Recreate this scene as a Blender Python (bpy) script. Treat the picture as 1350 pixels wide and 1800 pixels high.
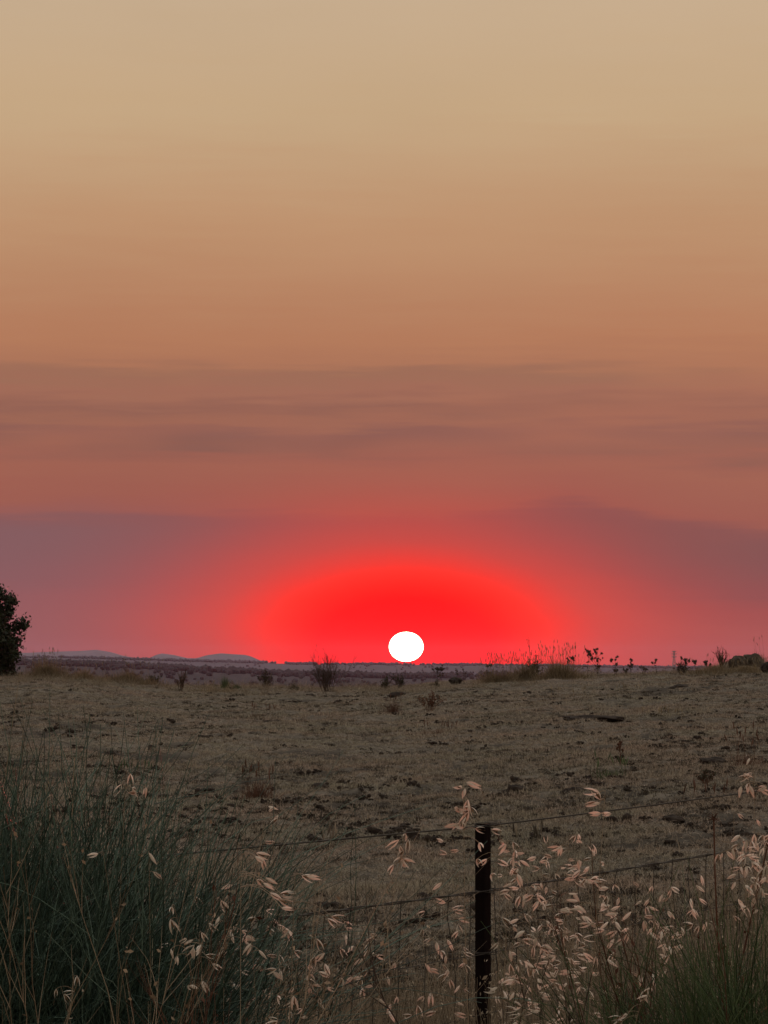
import bpy, math, random
import numpy as np
from mathutils import Vector, Quaternion, Matrix

for o in list(bpy.data.objects):
    bpy.data.objects.remove(o)
sc = bpy.context.scene
COL = sc.collection
rng = np.random.default_rng(11)
random.seed(11)

# ------------------------------------------------------------------ camera
F = 6265.0                       # focal length in photograph pixels (1350 wide)
EYE = 1.6
PITCH = math.atan(268.0 / F)
cam_d = bpy.data.cameras.new('camera')
cam = bpy.data.objects.new('camera', cam_d)
COL.objects.link(cam)
cam.location = (0, 0, EYE)
cam.rotation_euler = (math.pi / 2 + PITCH, 0, 0)
cam_d.sensor_fit = 'HORIZONTAL'
cam_d.angle = 2 * math.atan(675.0 / F)
cam_d.clip_start = 0.1
cam_d.clip_end = 80000
sc.camera = cam
sc.render.resolution_x, sc.render.resolution_y = 768, 1024

SUN_AZ = 39.0 / F
SUN_EL = 31.0 / F

# ------------------------------------------------------------------ sky
def s2l(c):
    return tuple(((v / 255) / 12.92 if v / 255 <= 0.04045 else ((v / 255 + 0.055) / 1.055) ** 2.4) for v in c)

world = bpy.data.worlds.new('World')
sc.world = world
world.use_nodes = True
nt = world.node_tree
nt.nodes.clear()
N, L = nt.nodes, nt.links

def M(op, a, b=None, c=None, clamp=False):
    n = N.new('ShaderNodeMath'); n.operation = op; n.use_clamp = clamp
    for i, v in enumerate((a, b, c)):
        if v is None: continue
        if isinstance(v, (int, float)): n.inputs[i].default_value = v
        else: L.new(v, n.inputs[i])
    return n.outputs[0]

def smooth(v, a, b):
    n = N.new('ShaderNodeMapRange'); n.interpolation_type = 'SMOOTHSTEP'; n.clamp = True
    L.new(v, n.inputs[0]); n.inputs[1].default_value = a; n.inputs[2].default_value = b
    return n.outputs[0]

def ramp(fac, stops, interp='LINEAR'):
    n = N.new('ShaderNodeValToRGB'); n.color_ramp.interpolation = interp
    e = n.color_ramp.elements
    while len(e) < len(stops): e.new(0.5)
    for el, (p, c) in zip(e, sorted(stops)):
        el.position = p; el.color = (*c, 1)
    L.new(fac, n.inputs[0])
    return n.outputs[0]

def mix(f, a, b):
    n = N.new('ShaderNodeMix'); n.data_type = 'RGBA'; n.clamp_factor = True
    for s, v in ((n.inputs[0], f), (n.inputs[6], a), (n.inputs[7], b)):
        if isinstance(v, (int, float)): s.default_value = v
        elif isinstance(v, tuple): s.default_value = (*v, 1)
        else: L.new(v, s)
    return n.outputs[2]

tc = N.new('ShaderNodeTexCoord')
sep = N.new('ShaderNodeSeparateXYZ'); L.new(tc.outputs['Generated'], sep.inputs[0])
X, Y, Z = sep.outputs
el_ = M('MULTIPLY', M('ARCSINE', Z), F)                 # elevation, in units of 1/F rad
az_ = M('MULTIPLY', M('ARCTAN2', X, Y), F)

def sky_noise(kx, kz, detail, off):
    c = N.new('ShaderNodeCombineXYZ')
    L.new(M('MULTIPLY', X, kx), c.inputs[0]); L.new(M('MULTIPLY', Y, kx), c.inputs[1])
    L.new(M('MULTIPLY_ADD', Z, kz, off), c.inputs[2])
    n = N.new('ShaderNodeTexNoise'); n.inputs['Scale'].default_value = 1; n.inputs['Detail'].default_value = detail
    n.inputs['Roughness'].default_value = 0.55
    L.new(c.outputs[0], n.inputs['Vector'])
    return M('SUBTRACT', n.outputs[0], 0.5)

n1 = sky_noise(9, 40, 3, 3.1)
n2 = sky_noise(26, 430, 5, 7.7)
n3 = sky_noise(12, 55, 2, 12.3)

def gauss(v, c, w):
    t = M('DIVIDE', M('SUBTRACT', v, c), w)
    return M('EXPONENT', M('MULTIPLY', M('MULTIPLY', t, t), -1))

low = M('SUBTRACT', 1, smooth(el_, 290, 400))
bump = M('MULTIPLY', low, M('SUBTRACT', M('MULTIPLY', gauss(az_, 325, 110), 30), M('MULTIPLY', smooth(az_, 380, 700), 26)))
keep_low_ = M('SUBTRACT', 1, smooth(el_, 290, 400))
eb = M('SUBTRACT', el_, bump)
eb = M('ADD', eb, M('MULTIPLY', n1, M('MULTIPLY_ADD', keep_low_, -26, 62)))
eb = M('ADD', eb, M('MULTIPLY', n2, M('MULTIPLY_ADD', keep_low_, -26, 76)))
SPAN = 1300.0
def stops(lst): return [(max(0, e) / SPAN, s2l(c)) for e, c in lst]
plain = ramp(M('DIVIDE', el_, SPAN), stops([
    (0, (160, 84, 82)), (60, (164, 86, 82)), (130, (156, 86, 84)), (200, (152, 90, 85)), (300, (162, 98, 82)), (420, (168, 107, 87)), (530, (178, 121, 92)),
    (570, (183, 126, 94)), (768, (193, 149, 113)), (970, (199, 169, 133)), (1160, (200, 174, 143)), (1300, (202, 178, 152))]), 'EASE')
banded = ramp(M('DIVIDE', eb, SPAN), stops([
    (0, (160, 84, 82)), (70, (164, 86, 82)), (112, (158, 82, 80)), (150, (140, 82, 82)), (200, (131, 85, 84)), (232, (132, 86, 84)), (252, (138, 87, 84)),
    (270, (160, 94, 82)), (345, (163, 101, 84)), (366, (156, 98, 84)), (384, (143, 96, 84)), (412, (142, 96, 86)), (430, (160, 106, 87)),
    (452, (150, 101, 86)), (478, (164, 110, 90)), (510, (160, 112, 90)), (528, (176, 120, 92)), (570, (183, 126, 94)), (768, (193, 149, 113)), (970, (199, 169, 133)),
    (1160, (200, 174, 143)), (1300, (202, 178, 152))]))
keep_low = M('SUBTRACT', 1, smooth(el_, 330, 430))
sky = mix(M('MAXIMUM', M('ADD', M('MULTIPLY', n3, 3.4), 0.72, clamp=True), keep_low), plain, banded)
uneven = N.new('ShaderNodeVectorMath'); uneven.operation = 'SCALE'
L.new(sky, uneven.inputs[0]); L.new(M('MULTIPLY_ADD', sky_noise(5, 14, 4, 21.0), 0.17, 1.0), uneven.inputs[3])
sky = uneven.outputs[0]
sky = mix(smooth(el_, 1250, F * 1.4), sky, (0.74, 0.77, 0.80))
# the aureole that thick smoke throws round the low sun
lilac = M('MULTIPLY', M('MULTIPLY', smooth(az_, 100, -680), 0.62), M('SUBTRACT', 1, smooth(eb, 225, 300)))
sky = mix(lilac, sky, s2l((134, 99, 104)))
wide = M('EXPONENT', M('MULTIPLY', M('ADD', M('POWER', M('DIVIDE', M('SUBTRACT', az_, SUN_AZ * F), 480), 2), M('POWER', M('DIVIDE', el_, 150), 2)), -1))
sky = mix(M('MULTIPLY', wide, 0.40), sky, (0.80, 0.050, 0.040))
da = M('DIVIDE', M('SUBTRACT', az_, SUN_AZ * F), 372)
de = M('DIVIDE', M('SUBTRACT', el_, SUN_EL * F), 206)
r_ = M('SQRT', M('ADD', M('MULTIPLY', da, da), M('MULTIPLY', de, de)))
r_ = M('ADD', r_, M('MULTIPLY', n1, 0.16))
glow_c = ramp(M('DIVIDE', r_, 2.0), [(0, (1.0, 0.0, 0.0)), (0.20, (1.0, 0.001, 0.0)), (0.33, (0.98, 0.02, 0.008)), (0.46, (0.70, 0.046, 0.03)), (0.8, (0.40, 0.066, 0.05)), (1, (0.32, 0.07, 0.06))])
glow_f = ramp(M('DIVIDE', r_, 2.0), [(0, (1, 1, 1)), (0.25, (0.98,) * 3), (0.35, (0.82,) * 3), (0.45, (0.60,) * 3), (0.57, (0.37,) * 3), (0.71, (0.18,) * 3), (0.87, (0.06,) * 3), (1, (0, 0, 0))], 'B_SPLINE')
gb = N.new('ShaderNodeVectorMath'); gb.operation = 'SCALE'; gb.inputs[3].default_value = 1.28
L.new(glow_c, gb.inputs[0])
sky = mix(glow_f, sky, gb.outputs[0])
sky = mix(smooth(el_, -60, -400), sky, (0.10, 0.075, 0.06))
nish = N.new('ShaderNodeTexSky'); nish.sky_type = 'NISHITA'; nish.sun_disc = False
nish.sun_elevation = SUN_EL; nish.sun_rotation = SUN_AZ
nish.air_density = 2.0; nish.dust_density = 8.0
sc_ = N.new('ShaderNodeVectorMath'); sc_.operation = 'SCALE'; sc_.inputs[3].default_value = 10.0
L.new(sky, sc_.inputs[0])
tot = mix(0.96, nish.outputs[0], sc_.outputs[0])        # smoke veils nearly all of the clear sky
bg = N.new('ShaderNodeBackground'); bg.inputs[1].default_value = 0.1
L.new(tot, bg.inputs[0])
wo = N.new('ShaderNodeOutputWorld'); L.new(bg.outputs[0], wo.inputs[0])

# ------------------------------------------------------------------ sun lamp
sun_d = bpy.data.lights.new('sun_lamp', 'SUN')
sun_d.energy = 2.1
sun_d.angle = math.radians(0.5)
sun_d.color = (1.0, 0.16, 0.12)
sun_o = bpy.data.objects.new('sun_lamp', sun_d); COL.objects.link(sun_o)
az = SUN_AZ + math.radians(0.9)
sd = Vector((math.sin(az) * math.cos(SUN_EL), math.cos(az) * math.cos(SUN_EL), math.sin(SUN_EL)))
sun_o.rotation_euler = sd.to_track_quat('Z', 'Y').to_euler()
sun_o.location = (0, 0, 30)

# ------------------------------------------------------------------ colour management / render
vs = sc.view_settings
vs.view_transform = 'Standard'; vs.look = 'None'; vs.exposure = 0; vs.gamma = 1; vs.use_curve_mapping = False
cy = sc.cycles
cy.max_bounces = 6; cy.diffuse_bounces = 3; cy.glossy_bounces = 2; cy.transmission_bounces = 3
cy.transparent_max_bounces = 4; cy.volume_bounces = 1
cy.caustics_reflective = cy.caustics_refractive = False
cy.use_denoising = True
cy.sample_clamp_indirect = 4
HAZE_DENSITY = 1.45e-5

# ------------------------------------------------------------------ helpers
def tag(o, label=None, cat=None, group=None, kind=None):
    for k, v in (('label', label), ('category', cat), ('group', group), ('kind', kind)):
        if v: o[k] = v
    return o

def empty(name, loc, label, cat, group=None):
    o = bpy.data.objects.new(name, None); COL.objects.link(o)
    o.location = loc; o.empty_display_size = 0.1
    return tag(o, label, cat, group)

def P(px, py, D):
    """world point that the photograph shows at (px, py), at depth D"""
    xc, yc = (px - 675) / F, (900 - py) / F
    dy = math.cos(PITCH) - yc * math.sin(PITCH)
    dz = math.sin(PITCH) + yc * math.cos(PITCH)
    return np.array((xc / dy * D, D, EYE + dz / dy * D))

def hash2(ix, iy, seed):
    h = (ix.astype(np.int64) * 374761393 + iy.astype(np.int64) * 668265263 + seed * 1442695041) & 0xffffffff
    h = ((h ^ (h >> 13)) * 1274126177) & 0xffffffff
    return ((h ^ (h >> 16)) & 0xffff) / 65535.0

def noise2(x, y, seed=0):
    x = np.asarray(x, float); y = np.asarray(y, float)
    ix, iy = np.floor(x), np.floor(y)
    fx, fy = x - ix, y - iy
    fx = fx * fx * (3 - 2 * fx); fy = fy * fy * (3 - 2 * fy)
    a, b = hash2(ix, iy, seed), hash2(ix + 1, iy, seed)
    c, d = hash2(ix, iy + 1, seed), hash2(ix + 1, iy + 1, seed)
    return (a + (b - a) * fx) * (1 - fy) + (c + (d - c) * fx) * fy - 0.5

class Geo:
    def __init__(s):
        s.v, s.f, s.t, s.m, s.n = [], [], [], [], 0
    def add(s, v, f, tint=0.5, mat=0):
        v = np.asarray(v, float).reshape(-1, 3); f = np.asarray(f, np.int64)
        t = np.broadcast_to(np.asarray(tint, float), (len(v),))
        s.v.append(v); s.f.append(f + s.n); s.t.append(t); s.m.append(np.full(len(f), mat)); s.n += len(v)
    def tubes(s, Pn, r, sides=3, tint=0.5, mat=0):
        """Pn (N,K,3) polylines, r (N,K) radii"""
        Pn = np.asarray(Pn, float); n, k, _ = Pn.shape
        r = np.broadcast_to(np.asarray(r, float), (n, k))
        T = np.gradient(Pn, axis=1); T /= np.linalg.norm(T, axis=2, keepdims=True) + 1e-12
        ref = np.where(np.abs(T[..., 2:3]) > 0.9, np.array([1., 0, 0]), np.array([0, 0, 1.]))
        A = np.cross(T, ref); A /= np.linalg.norm(A, axis=2, keepdims=True) + 1e-12
        B = np.cross(T, A)
        ang = np.arange(sides) * 2 * math.pi / sides
        V = Pn[:, :, None] + r[:, :, None, None] * (np.cos(ang)[:, None] * A[:, :, None] + np.sin(ang)[:, None] * B[:, :, None])
        idx = np.arange(n * k * sides).reshape(n, k, sides)
        a = idx[:, :-1]; b = idx[:, 1:]
        f = np.stack([a, np.roll(a, -1, 2), np.roll(b, -1, 2), b], -1).reshape(-1, 4)
        tint = np.asarray(tint, float)
        if tint.ndim == 1: tint = np.repeat(tint, k * sides)
        s.add(V, f, tint, mat)
    def ribbons(s, Pn, w, side, tint=0.5, mat=0):
        Pn = np.asarray(Pn, float); n, k, _ = Pn.shape
        w = np.broadcast_to(np.asarray(w, float), (n, k))
        side = np.asarray(side, float)
        V = np.stack([Pn - side[:, None] * w[..., None] / 2, Pn + side[:, None] * w[..., None] / 2], 2)
        idx = np.arange(n * k * 2).reshape(n, k, 2)
        f = np.stack([idx[:, :-1, 0], idx[:, :-1, 1], idx[:, 1:, 1], idx[:, 1:, 0]], -1).reshape(-1, 4)
        tint = np.asarray(tint, float)
        if tint.ndim == 1: tint = np.repeat(tint, k * 2)
        s.add(V, f, tint, mat)
    def mesh(s, name, mats, smooth_=True):
        me = bpy.data.meshes.new(name)
        V = np.concatenate(s.v); 
        quads = [(f, m) for f, m in zip(s.f, s.m)]
        nl = sum(f.size for f, _ in quads); nf = sum(len(f) for f, _ in quads)
        me.vertices.add(len(V)); me.vertices.foreach_set('co', V.astype(np.float32).ravel())
        me.loops.add(nl); me.polygons.add(nf)
        me.loops.foreach_set('vertex_index', np.concatenate([f.ravel() for f, _ in quads]).astype(np.int32))
        sizes = np.concatenate([np.full(len(f), f.shape[1]) for f, _ in quads])
        st = np.concatenate([[0], np.cumsum(sizes)[:-1]])
        me.polygons.foreach_set('loop_start', st.astype(np.int32))
        me.polygons.foreach_set('material_index', np.concatenate([m for _, m in quads]).astype(np.int32))
        me.polygons.foreach_set('use_smooth', np.full(nf, smooth_))
        a = me.attributes.new('tint', 'FLOAT', 'POINT')
        a.data.foreach_set('value', np.concatenate(s.t).astype(np.float32))
        for m in (mats if isinstance(mats, (list, tuple)) else [mats]): me.materials.append(m)
        me.update(calc_edges=True)
        return me
    def build(s, name, mats, parent=None, smooth_=True):
        o = bpy.data.objects.new(name, s.mesh(name, mats, smooth_)); COL.objects.link(o)
        if parent is not None: o.parent = parent
        return o

def unit(v): return v / (np.linalg.norm(v, axis=-1, keepdims=True) + 1e-12)

def curves(base, dirs, length, K=6, droop=0.0, wig=0.0, g=rng):
    """curved strands (N,K,3): base (N,3), unit dirs, lengths, sag towards the ground, sideways wander"""
    base = np.asarray(base, float); n = len(base)
    t = np.linspace(0, 1, K)[None, :, None]
    Ln = np.broadcast_to(np.asarray(length, float), (n,))[:, None, None]
    dr = np.broadcast_to(np.asarray(droop, float), (n,))[:, None]
    p = base[:, None] + np.asarray(dirs)[:, None] * Ln * t
    p[..., 2] -= (dr * Ln[..., 0]) * t[..., 0] ** 2
    if wig:
        q = unit(g.normal(size=(n, 3)))[:, None]; q2 = unit(g.normal(size=(n, 3)))[:, None]
        p = p + q * Ln * wig * (t ** 2) + q2 * Ln * wig * 0.5 * np.sin(t * 5.0) * t
    return p

def fan(n, lean_lo, lean_hi, g=rng, az_lo=0.0, az_hi=2 * math.pi):
    a = g.uniform(az_lo, az_hi, n); l = g.uniform(lean_lo, lean_hi, n)
    return np.stack([np.sin(l) * np.cos(a), np.sin(l) * np.sin(a), np.cos(l)], -1)

# ------------------------------------------------------------------ materials
def mat_plant(name, c1, c2, transl=0.0, rough=0.75, scale=9.0, spec=0.25, patch=None):
    m = bpy.data.materials.new(name); m.use_nodes = True
    t = m.node_tree; t.nodes.clear(); n = t.nodes; l = t.links
    at = n.new('ShaderNodeAttribute'); at.attribute_name = 'tint'
    oi = n.new('ShaderNodeObjectInfo')
    tcn = n.new('ShaderNodeTexCoord')
    no = n.new('ShaderNodeTexNoise'); no.inputs['Scale'].default_value = scale; no.inputs['Detail'].default_value = 4
    l.new(tcn.outputs['Object'], no.inputs['Vector'])
    a1 = n.new('ShaderNodeMath'); a1.operation = 'MULTIPLY_ADD'; a1.inputs[1].default_value = 0.8
    l.new(no.outputs[0], a1.inputs[0]); l.new(at.outputs['Fac'], a1.inputs[2])
    a2 = n.new('ShaderNodeMath'); a2.operation = 'MULTIPLY_ADD'; a2.inputs[1].default_value = 0.35
    l.new(oi.outputs['Random'], a2.inputs[0]); l.new(a1.outputs[0], a2.inputs[2])
    a3 = n.new('ShaderNodeMath'); a3.operation = 'SUBTRACT'; a3.inputs[1].default_value = 0.57; a3.use_clamp = True
    l.new(a2.outputs[0], a3.inputs[0])
    mx = n.new('ShaderNodeMix'); mx.data_type = 'RGBA'
    l.new(a3.outputs[0], mx.inputs[0]); mx.inputs[6].default_value = (*c1, 1); mx.inputs[7].default_value = (*c2, 1)
    if patch:                       # tufts of one colour keep together in patches over the paddock
        pn = n.new('ShaderNodeTexNoise'); pn.inputs['Scale'].default_value = 0.55; pn.inputs['Detail'].default_value = 5
        l.new(oi.outputs['Location'], pn.inputs['Vector'])
        pr = n.new('ShaderNodeMapRange'); pr.inputs[1].default_value = 0.38; pr.inputs[2].default_value = 0.62
        l.new(pn.outputs[0], pr.inputs[0])
        pm = n.new('ShaderNodeMix'); pm.data_type = 'RGBA'; pm.blend_type = 'MULTIPLY'; pm.inputs[0].default_value = 1
        px = n.new('ShaderNodeMix'); px.data_type = 'RGBA'; px.inputs[6].default_value = (*patch[0], 1); px.inputs[7].default_value = (*patch[1], 1)
        l.new(pr.outputs[0], px.inputs[0]); l.new(mx.outputs[2], pm.inputs[6]); l.new(px.outputs[2], pm.inputs[7]); mx = pm
    bs = n.new('ShaderNodeBsdfPrincipled'); bs.inputs['Roughness'].default_value = rough
    bs.inputs['Specular IOR Level'].default_value = spec
    l.new(mx.outputs[2], bs.inputs['Base Color'])
    out = n.new('ShaderNodeOutputMaterial'); last = bs.outputs[0]
    if transl:
        tr = n.new('ShaderNodeBsdfTranslucent'); l.new(mx.outputs[2], tr.inputs[0])
        ms = n.new('ShaderNodeMixShader'); ms.inputs[0].default_value = transl
        l.new(bs.outputs[0], ms.inputs[1]); l.new(tr.outputs[0], ms.inputs[2]); last = ms.outputs[0]
    l.new(last, out.inputs[0])
    return m

def mat_ground(name, layers, rough=0.9, bump=None, mask=None):
    """layers: first colour, then (colour, noise scale vec, threshold lo, hi) mixed over it; mask = (attribute, colour)"""
    m = bpy.data.materials.new(name); m.use_nodes = True
    t = m.node_tree; n = t.nodes; l = t.links
    bs = n['Principled BSDF']; bs.inputs['Roughness'].default_value = rough
    bs.inputs['Specular IOR Level'].default_value = 0.15
    tcn = n.new('ShaderNodeTexCoord')
    cur = None
    first = layers[0]
    for col, scl, lo, hi in layers[1:]:
        mp = n.new('ShaderNodeMapping'); mp.inputs['Scale'].default_value = scl
        l.new(tcn.outputs['Object'], mp.inputs[0])
        no = n.new('ShaderNodeTexNoise'); no.inputs['Scale'].default_value = 1; no.inputs['Detail'].default_value = 6; no.inputs['Roughness'].default_value = 0.6
        l.new(mp.outputs[0], no.inputs['Vector'])
        mr = n.new('ShaderNodeMapRange'); mr.interpolation_type = 'SMOOTHSTEP'
        mr.inputs[1].default_value = lo; mr.inputs[2].default_value = hi
        l.new(no.outputs[0], mr.inputs[0])
        mx = n.new('ShaderNodeMix'); mx.data_type = 'RGBA'
        l.new(mr.outputs[0], mx.inputs[0])
        if cur is None: mx.inputs[6].default_value = (*first, 1)
        else: l.new(cur, mx.inputs[6])
        mx.inputs[7].default_value = (*col, 1)
        cur = mx.outputs[2]
    if mask:
        at = n.new('ShaderNodeAttribute'); at.attribute_name = mask[0]
        mx = n.new('ShaderNodeMix'); mx.data_type = 'RGBA'
        l.new(at.outputs['Fac'], mx.inputs[0]); l.new(cur, mx.inputs[6]); mx.inputs[7].default_value = (*mask[1], 1)
        cur = mx.outputs[2]
    l.new(cur, bs.inputs['Base Color'])
    if bump:
        no = n.new('ShaderNodeTexNoise'); no.inputs['Scale'].default_value = bump[0]; no.inputs['Detail'].default_value = 5
        l.new(tcn.outputs['Object'], no.inputs['Vector'])
        bp = n.new('ShaderNodeBump'); bp.inputs['Distance'].default_value = bump[1]; bp.inputs['Strength'].default_value = 0.8
        l.new(no.outputs[0], bp.inputs['Height']); l.new(bp.outputs[0], bs.inputs['Normal'])
    return m

m_straw = mat_plant('oat_straw', (0.42, 0.37, 0.28), (0.82, 0.77, 0.67), 0.38, 0.5, 60)
m_oatstem = mat_plant('oat_stem', (0.13, 0.10, 0.065), (0.36, 0.29, 0.20), 0.1, 0.6)
m_floret = mat_plant('oat_floret', (0.10, 0.06, 0.035), (0.25, 0.16, 0.09), 0.1, 0.7)
m_thatch = mat_plant('dry_grass', (0.064, 0.055, 0.044), (0.43, 0.385, 0.315), 0.2, 0.8, 2.0, patch=((1.05, .96, .93), (.92, .96, .90)))
m_tall = mat_plant('tall_dry_grass', (0.060, 0.050, 0.036), (0.40, 0.34, 0.245), 0.25, 0.8)
m_crestgrass = mat_plant('crest_grass', (0.080, 0.062, 0.040), (0.30, 0.24, 0.145), 0.2, 0.8)
m_redgrass = mat_plant('rust_grass', (0.065, 0.032, 0.022), (0.14, 0.075, 0.05), 0.15, 0.8)
m_rush = mat_plant('rush_green', (0.022, 0.047, 0.035), (0.125, 0.20, 0.152), 0.05, 0.5, 5)
m_rush2 = mat_plant('rush_bright_green', (0.020, 0.042, 0.018), (0.090, 0.135, 0.056), 0.05, 0.5, 5)
m_palestem = mat_plant('pale_stem', (0.12, 0.115, 0.08), (0.26, 0.25, 0.18), 0.05, 0.6)
m_dark = mat_plant('dark_twig', (0.024, 0.017, 0.013), (0.072, 0.052, 0.040), 0, 0.8)
m_leafdark = mat_plant('dark_leaf', (0.018, 0.022, 0.012), (0.055, 0.055, 0.03), 0.1, 0.7)
m_dock = mat_plant('rust_stalk', (0.055, 0.024, 0.014), (0.13, 0.060, 0.036), 0.05, 0.8)
m_crown = mat_plant('tree_leaf', (0.012, 0.018, 0.010), (0.035, 0.045, 0.022), 0.1, 0.6, 2)
m_bark = mat_plant('bark', (0.04, 0.03, 0.022), (0.09, 0.07, 0.05), 0, 0.9)
m_post = mat_plant('post_steel', (0.004, 0.0025, 0.0025), (0.011, 0.006, 0.006), 0, 0.9, 40, 0.08)
m_rust = mat_plant('post_rust', (0.03, 0.012, 0.007), (0.07, 0.028, 0.015), 0, 0.9, 60)
m_wire = mat_plant('galvanised_wire', (0.016, 0.014, 0.012), (0.05, 0.045, 0.038), 0, 0.6, 30, 0.3)
m_rock = mat_ground('field_rock', [(0.050, 0.042, 0.032), ((0.10, 0.085, 0.065), (5, 5, 5), 0.45, 0.7)], bump=(12, 0.03))
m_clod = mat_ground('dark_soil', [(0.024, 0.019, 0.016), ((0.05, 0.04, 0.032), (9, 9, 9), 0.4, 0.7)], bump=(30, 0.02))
m_wood_hazed = mat_plant('far_tree_haze_tint', (0.078, 0.072, 0.092), (0.115, 0.107, 0.134), 0, 0.9, 0.01)  # tree colour paled and blued with painted-in distance haze
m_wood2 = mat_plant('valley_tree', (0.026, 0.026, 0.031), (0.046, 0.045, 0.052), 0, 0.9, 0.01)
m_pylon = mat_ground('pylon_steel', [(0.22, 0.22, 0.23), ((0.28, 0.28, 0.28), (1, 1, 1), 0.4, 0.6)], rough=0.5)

# ------------------------------------------------------------------ terrain
YC = 103.0
cp = np.array([(-1400, 1188), (-300, 1190), (0, 1195), (60, 1190), (200, 1199), (300, 1209), (450, 1209), (560, 1211), (700, 1209), (800, 1202), (880, 1197), (1000, 1191), (1100, 1189),
               (1200, 1184), (1280, 1180), (1350, 1178), (1700, 1176), (2600, 1180)], float)
cu = (cp[:, 0] - 675) / F
ch = (EYE - (cp[:, 1] - 1168) / F * YC) / 0.925

def terrain(x, y):
    x = np.asarray(x, float); y = np.asarray(y, float)
    u = x / np.maximum(y, 12.0)
    H = np.interp(u, cu, ch)
    s = np.clip((y - 10.5) / 89.5, 0, None)
    z = H * np.minimum(s, 0.832)
    sl = H / 89.5; t = np.clip(y - 85, 0, None); k = sl / 34.0
    tl = 95.0
    q = np.where(t < tl, sl * t - k * t * t, sl * tl - k * tl * tl - (t - tl) * 0.075)
    z = z + q
    z = z + 0.30 * np.exp(-((u - (1312 - 675) / F) / 0.0085) ** 2 - ((y - 97) / 4.0) ** 2)
    return np.maximum(z, -84.0)

def soil_mask(x, y):
    a = noise2(x * 1.1 + 3, y * 0.55, 5) + 0.6 * noise2(x * 2.7, y * 1.5, 6) + 0.35 * noise2(x * 7, y * 4, 7)
    patch = noise2(x * 0.12, y * 0.06, 8) * 0.9
    return np.clip((a + patch * 0.5 - 0.26) / 0.14, 0, 1)

def relief(x, y):
    s = soil_mask(x, y)
    fade = np.clip((y - 4) / 8, 0.2, 1)
    r = 0.10 * noise2(x * 0.5, y * 0.33, 1) + 0.09 * noise2(x * 1.6, y * 0.9, 2) + 0.055 * noise2(x * 4.5, y * 2.6, 3) + 0.03 * noise2(x * 12, y * 9, 4)
    return (r - 0.05 * s) * fade

rows = np.concatenate([np.linspace(-40, 8, 25), np.geomspace(8.4, 118, 520), np.geomspace(119, 1500, 60)])
sg = np.linspace(-1, 1, 420)
col_t = 0.10 * sg + 0.90 * sg ** 5
Wd = 14 + np.maximum(rows, 0) * 0.9
gx = col_t[None, :] * Wd[:, None] * 1.0
gy = np.broadcast_to(rows[:, None], gx.shape)
gz = terrain(gx, gy) + np.where(gy < 130, relief(gx, gy), 0)
g = Geo()
idx = np.arange(gx.size).reshape(gx.shape)
g.add(np.stack([gx, gy, gz], -1), np.stack([idx[:-1, :-1], idx[:-1, 1:], idx[1:, 1:], idx[1:, :-1]], -1).reshape(-1, 4), soil_mask(gx, gy).ravel())
m_field = mat_ground('field_thatch', [(0.096, 0.083, 0.066), ((0.145, 0.127, 0.100), (1.2, 0.8, 1), 0.42, 0.62), ((0.05, 0.040, 0.030), (6, 4, 6), 0.48, 0.64), ((0.165, 0.143, 0.112), (25, 14, 25), 0.52, 0.7)],
                     bump=(22, 0.03), mask=('tint', (0.040, 0.034, 0.026)))
field = g.build('field_ground', m_field)
tag(field, 'dry brown grazed paddock rising to a low crest', None, None, 'structure')

# valley floor far below
rows = np.geomspace(1250, 15500, 60); g = Geo()
ct = np.linspace(-1, 1, 80); gx = ct[None] * (900 + rows[:, None] * 0.6); gy = np.broadcast_to(rows[:, None], gx.shape)
gz = -80 + 6 * noise2(gx / 700, gy / 900, 21)
idx = np.arange(gx.size).reshape(gx.shape)
g.add(np.stack([gx, gy, gz], -1), np.stack([idx[:-1, :-1], idx[:-1, 1:], idx[1:, 1:], idx[1:, :-1]], -1).reshape(-1, 4))
m_plain = mat_ground('plain', [(0.062, 0.056, 0.056), ((0.036, 0.038, 0.040), (0.004, 0.004, 0.004), 0.42, 0.6)])
tag(g.build('valley_plain', m_plain), 'hazy wooded valley floor beyond the paddock', None, None, 'structure')

def ridge_z(prof, Dc, x, y, W):
    u = x / y
    pu = (np.array([p[0] for p in prof], float) - 675) / F
    pz = EYE - (np.array([p[1] for p in prof], float) - 1168) / F * Dc
    zc = np.interp(u, pu, pz)
    v = np.clip((y - Dc) / W, -1, 1)
    return -86 + (zc + 86) * (np.cos(v * math.pi) * 0.5 + 0.5) ** 0.8

def make_ridge(name, label, prof, Dc, W, m, rough_amp):
    g = Geo()
    us = np.concatenate([np.linspace(-0.5, -0.14, 30), np.linspace(-0.138, 0.138, 380), np.linspace(0.14, 0.5, 30)])
    ys = Dc + W * np.linspace(-1, 1, 41)
    gy = np.broadcast_to(ys[:, None], (41, len(us))); gx = us[None] * gy
    gz = ridge_z(prof, Dc, gx, gy, W) + rough_amp * (noise2(gx / 160, gy / 300, 31) + 0.5 * noise2(gx / 50, gy / 90, 32)) * (gz_w := (1 - np.abs((gy - Dc) / W)))
    idx = np.arange(gx.size).reshape(gx.shape)
    g.add(np.stack([gx, gy, gz], -1), np.stack([idx[:-1, :-1], idx[:-1, 1:], idx[1:, 1:], idx[1:, :-1]], -1).reshape(-1, 4))
    return tag(g.build(name, m), label, None, None, 'structure')

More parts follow.
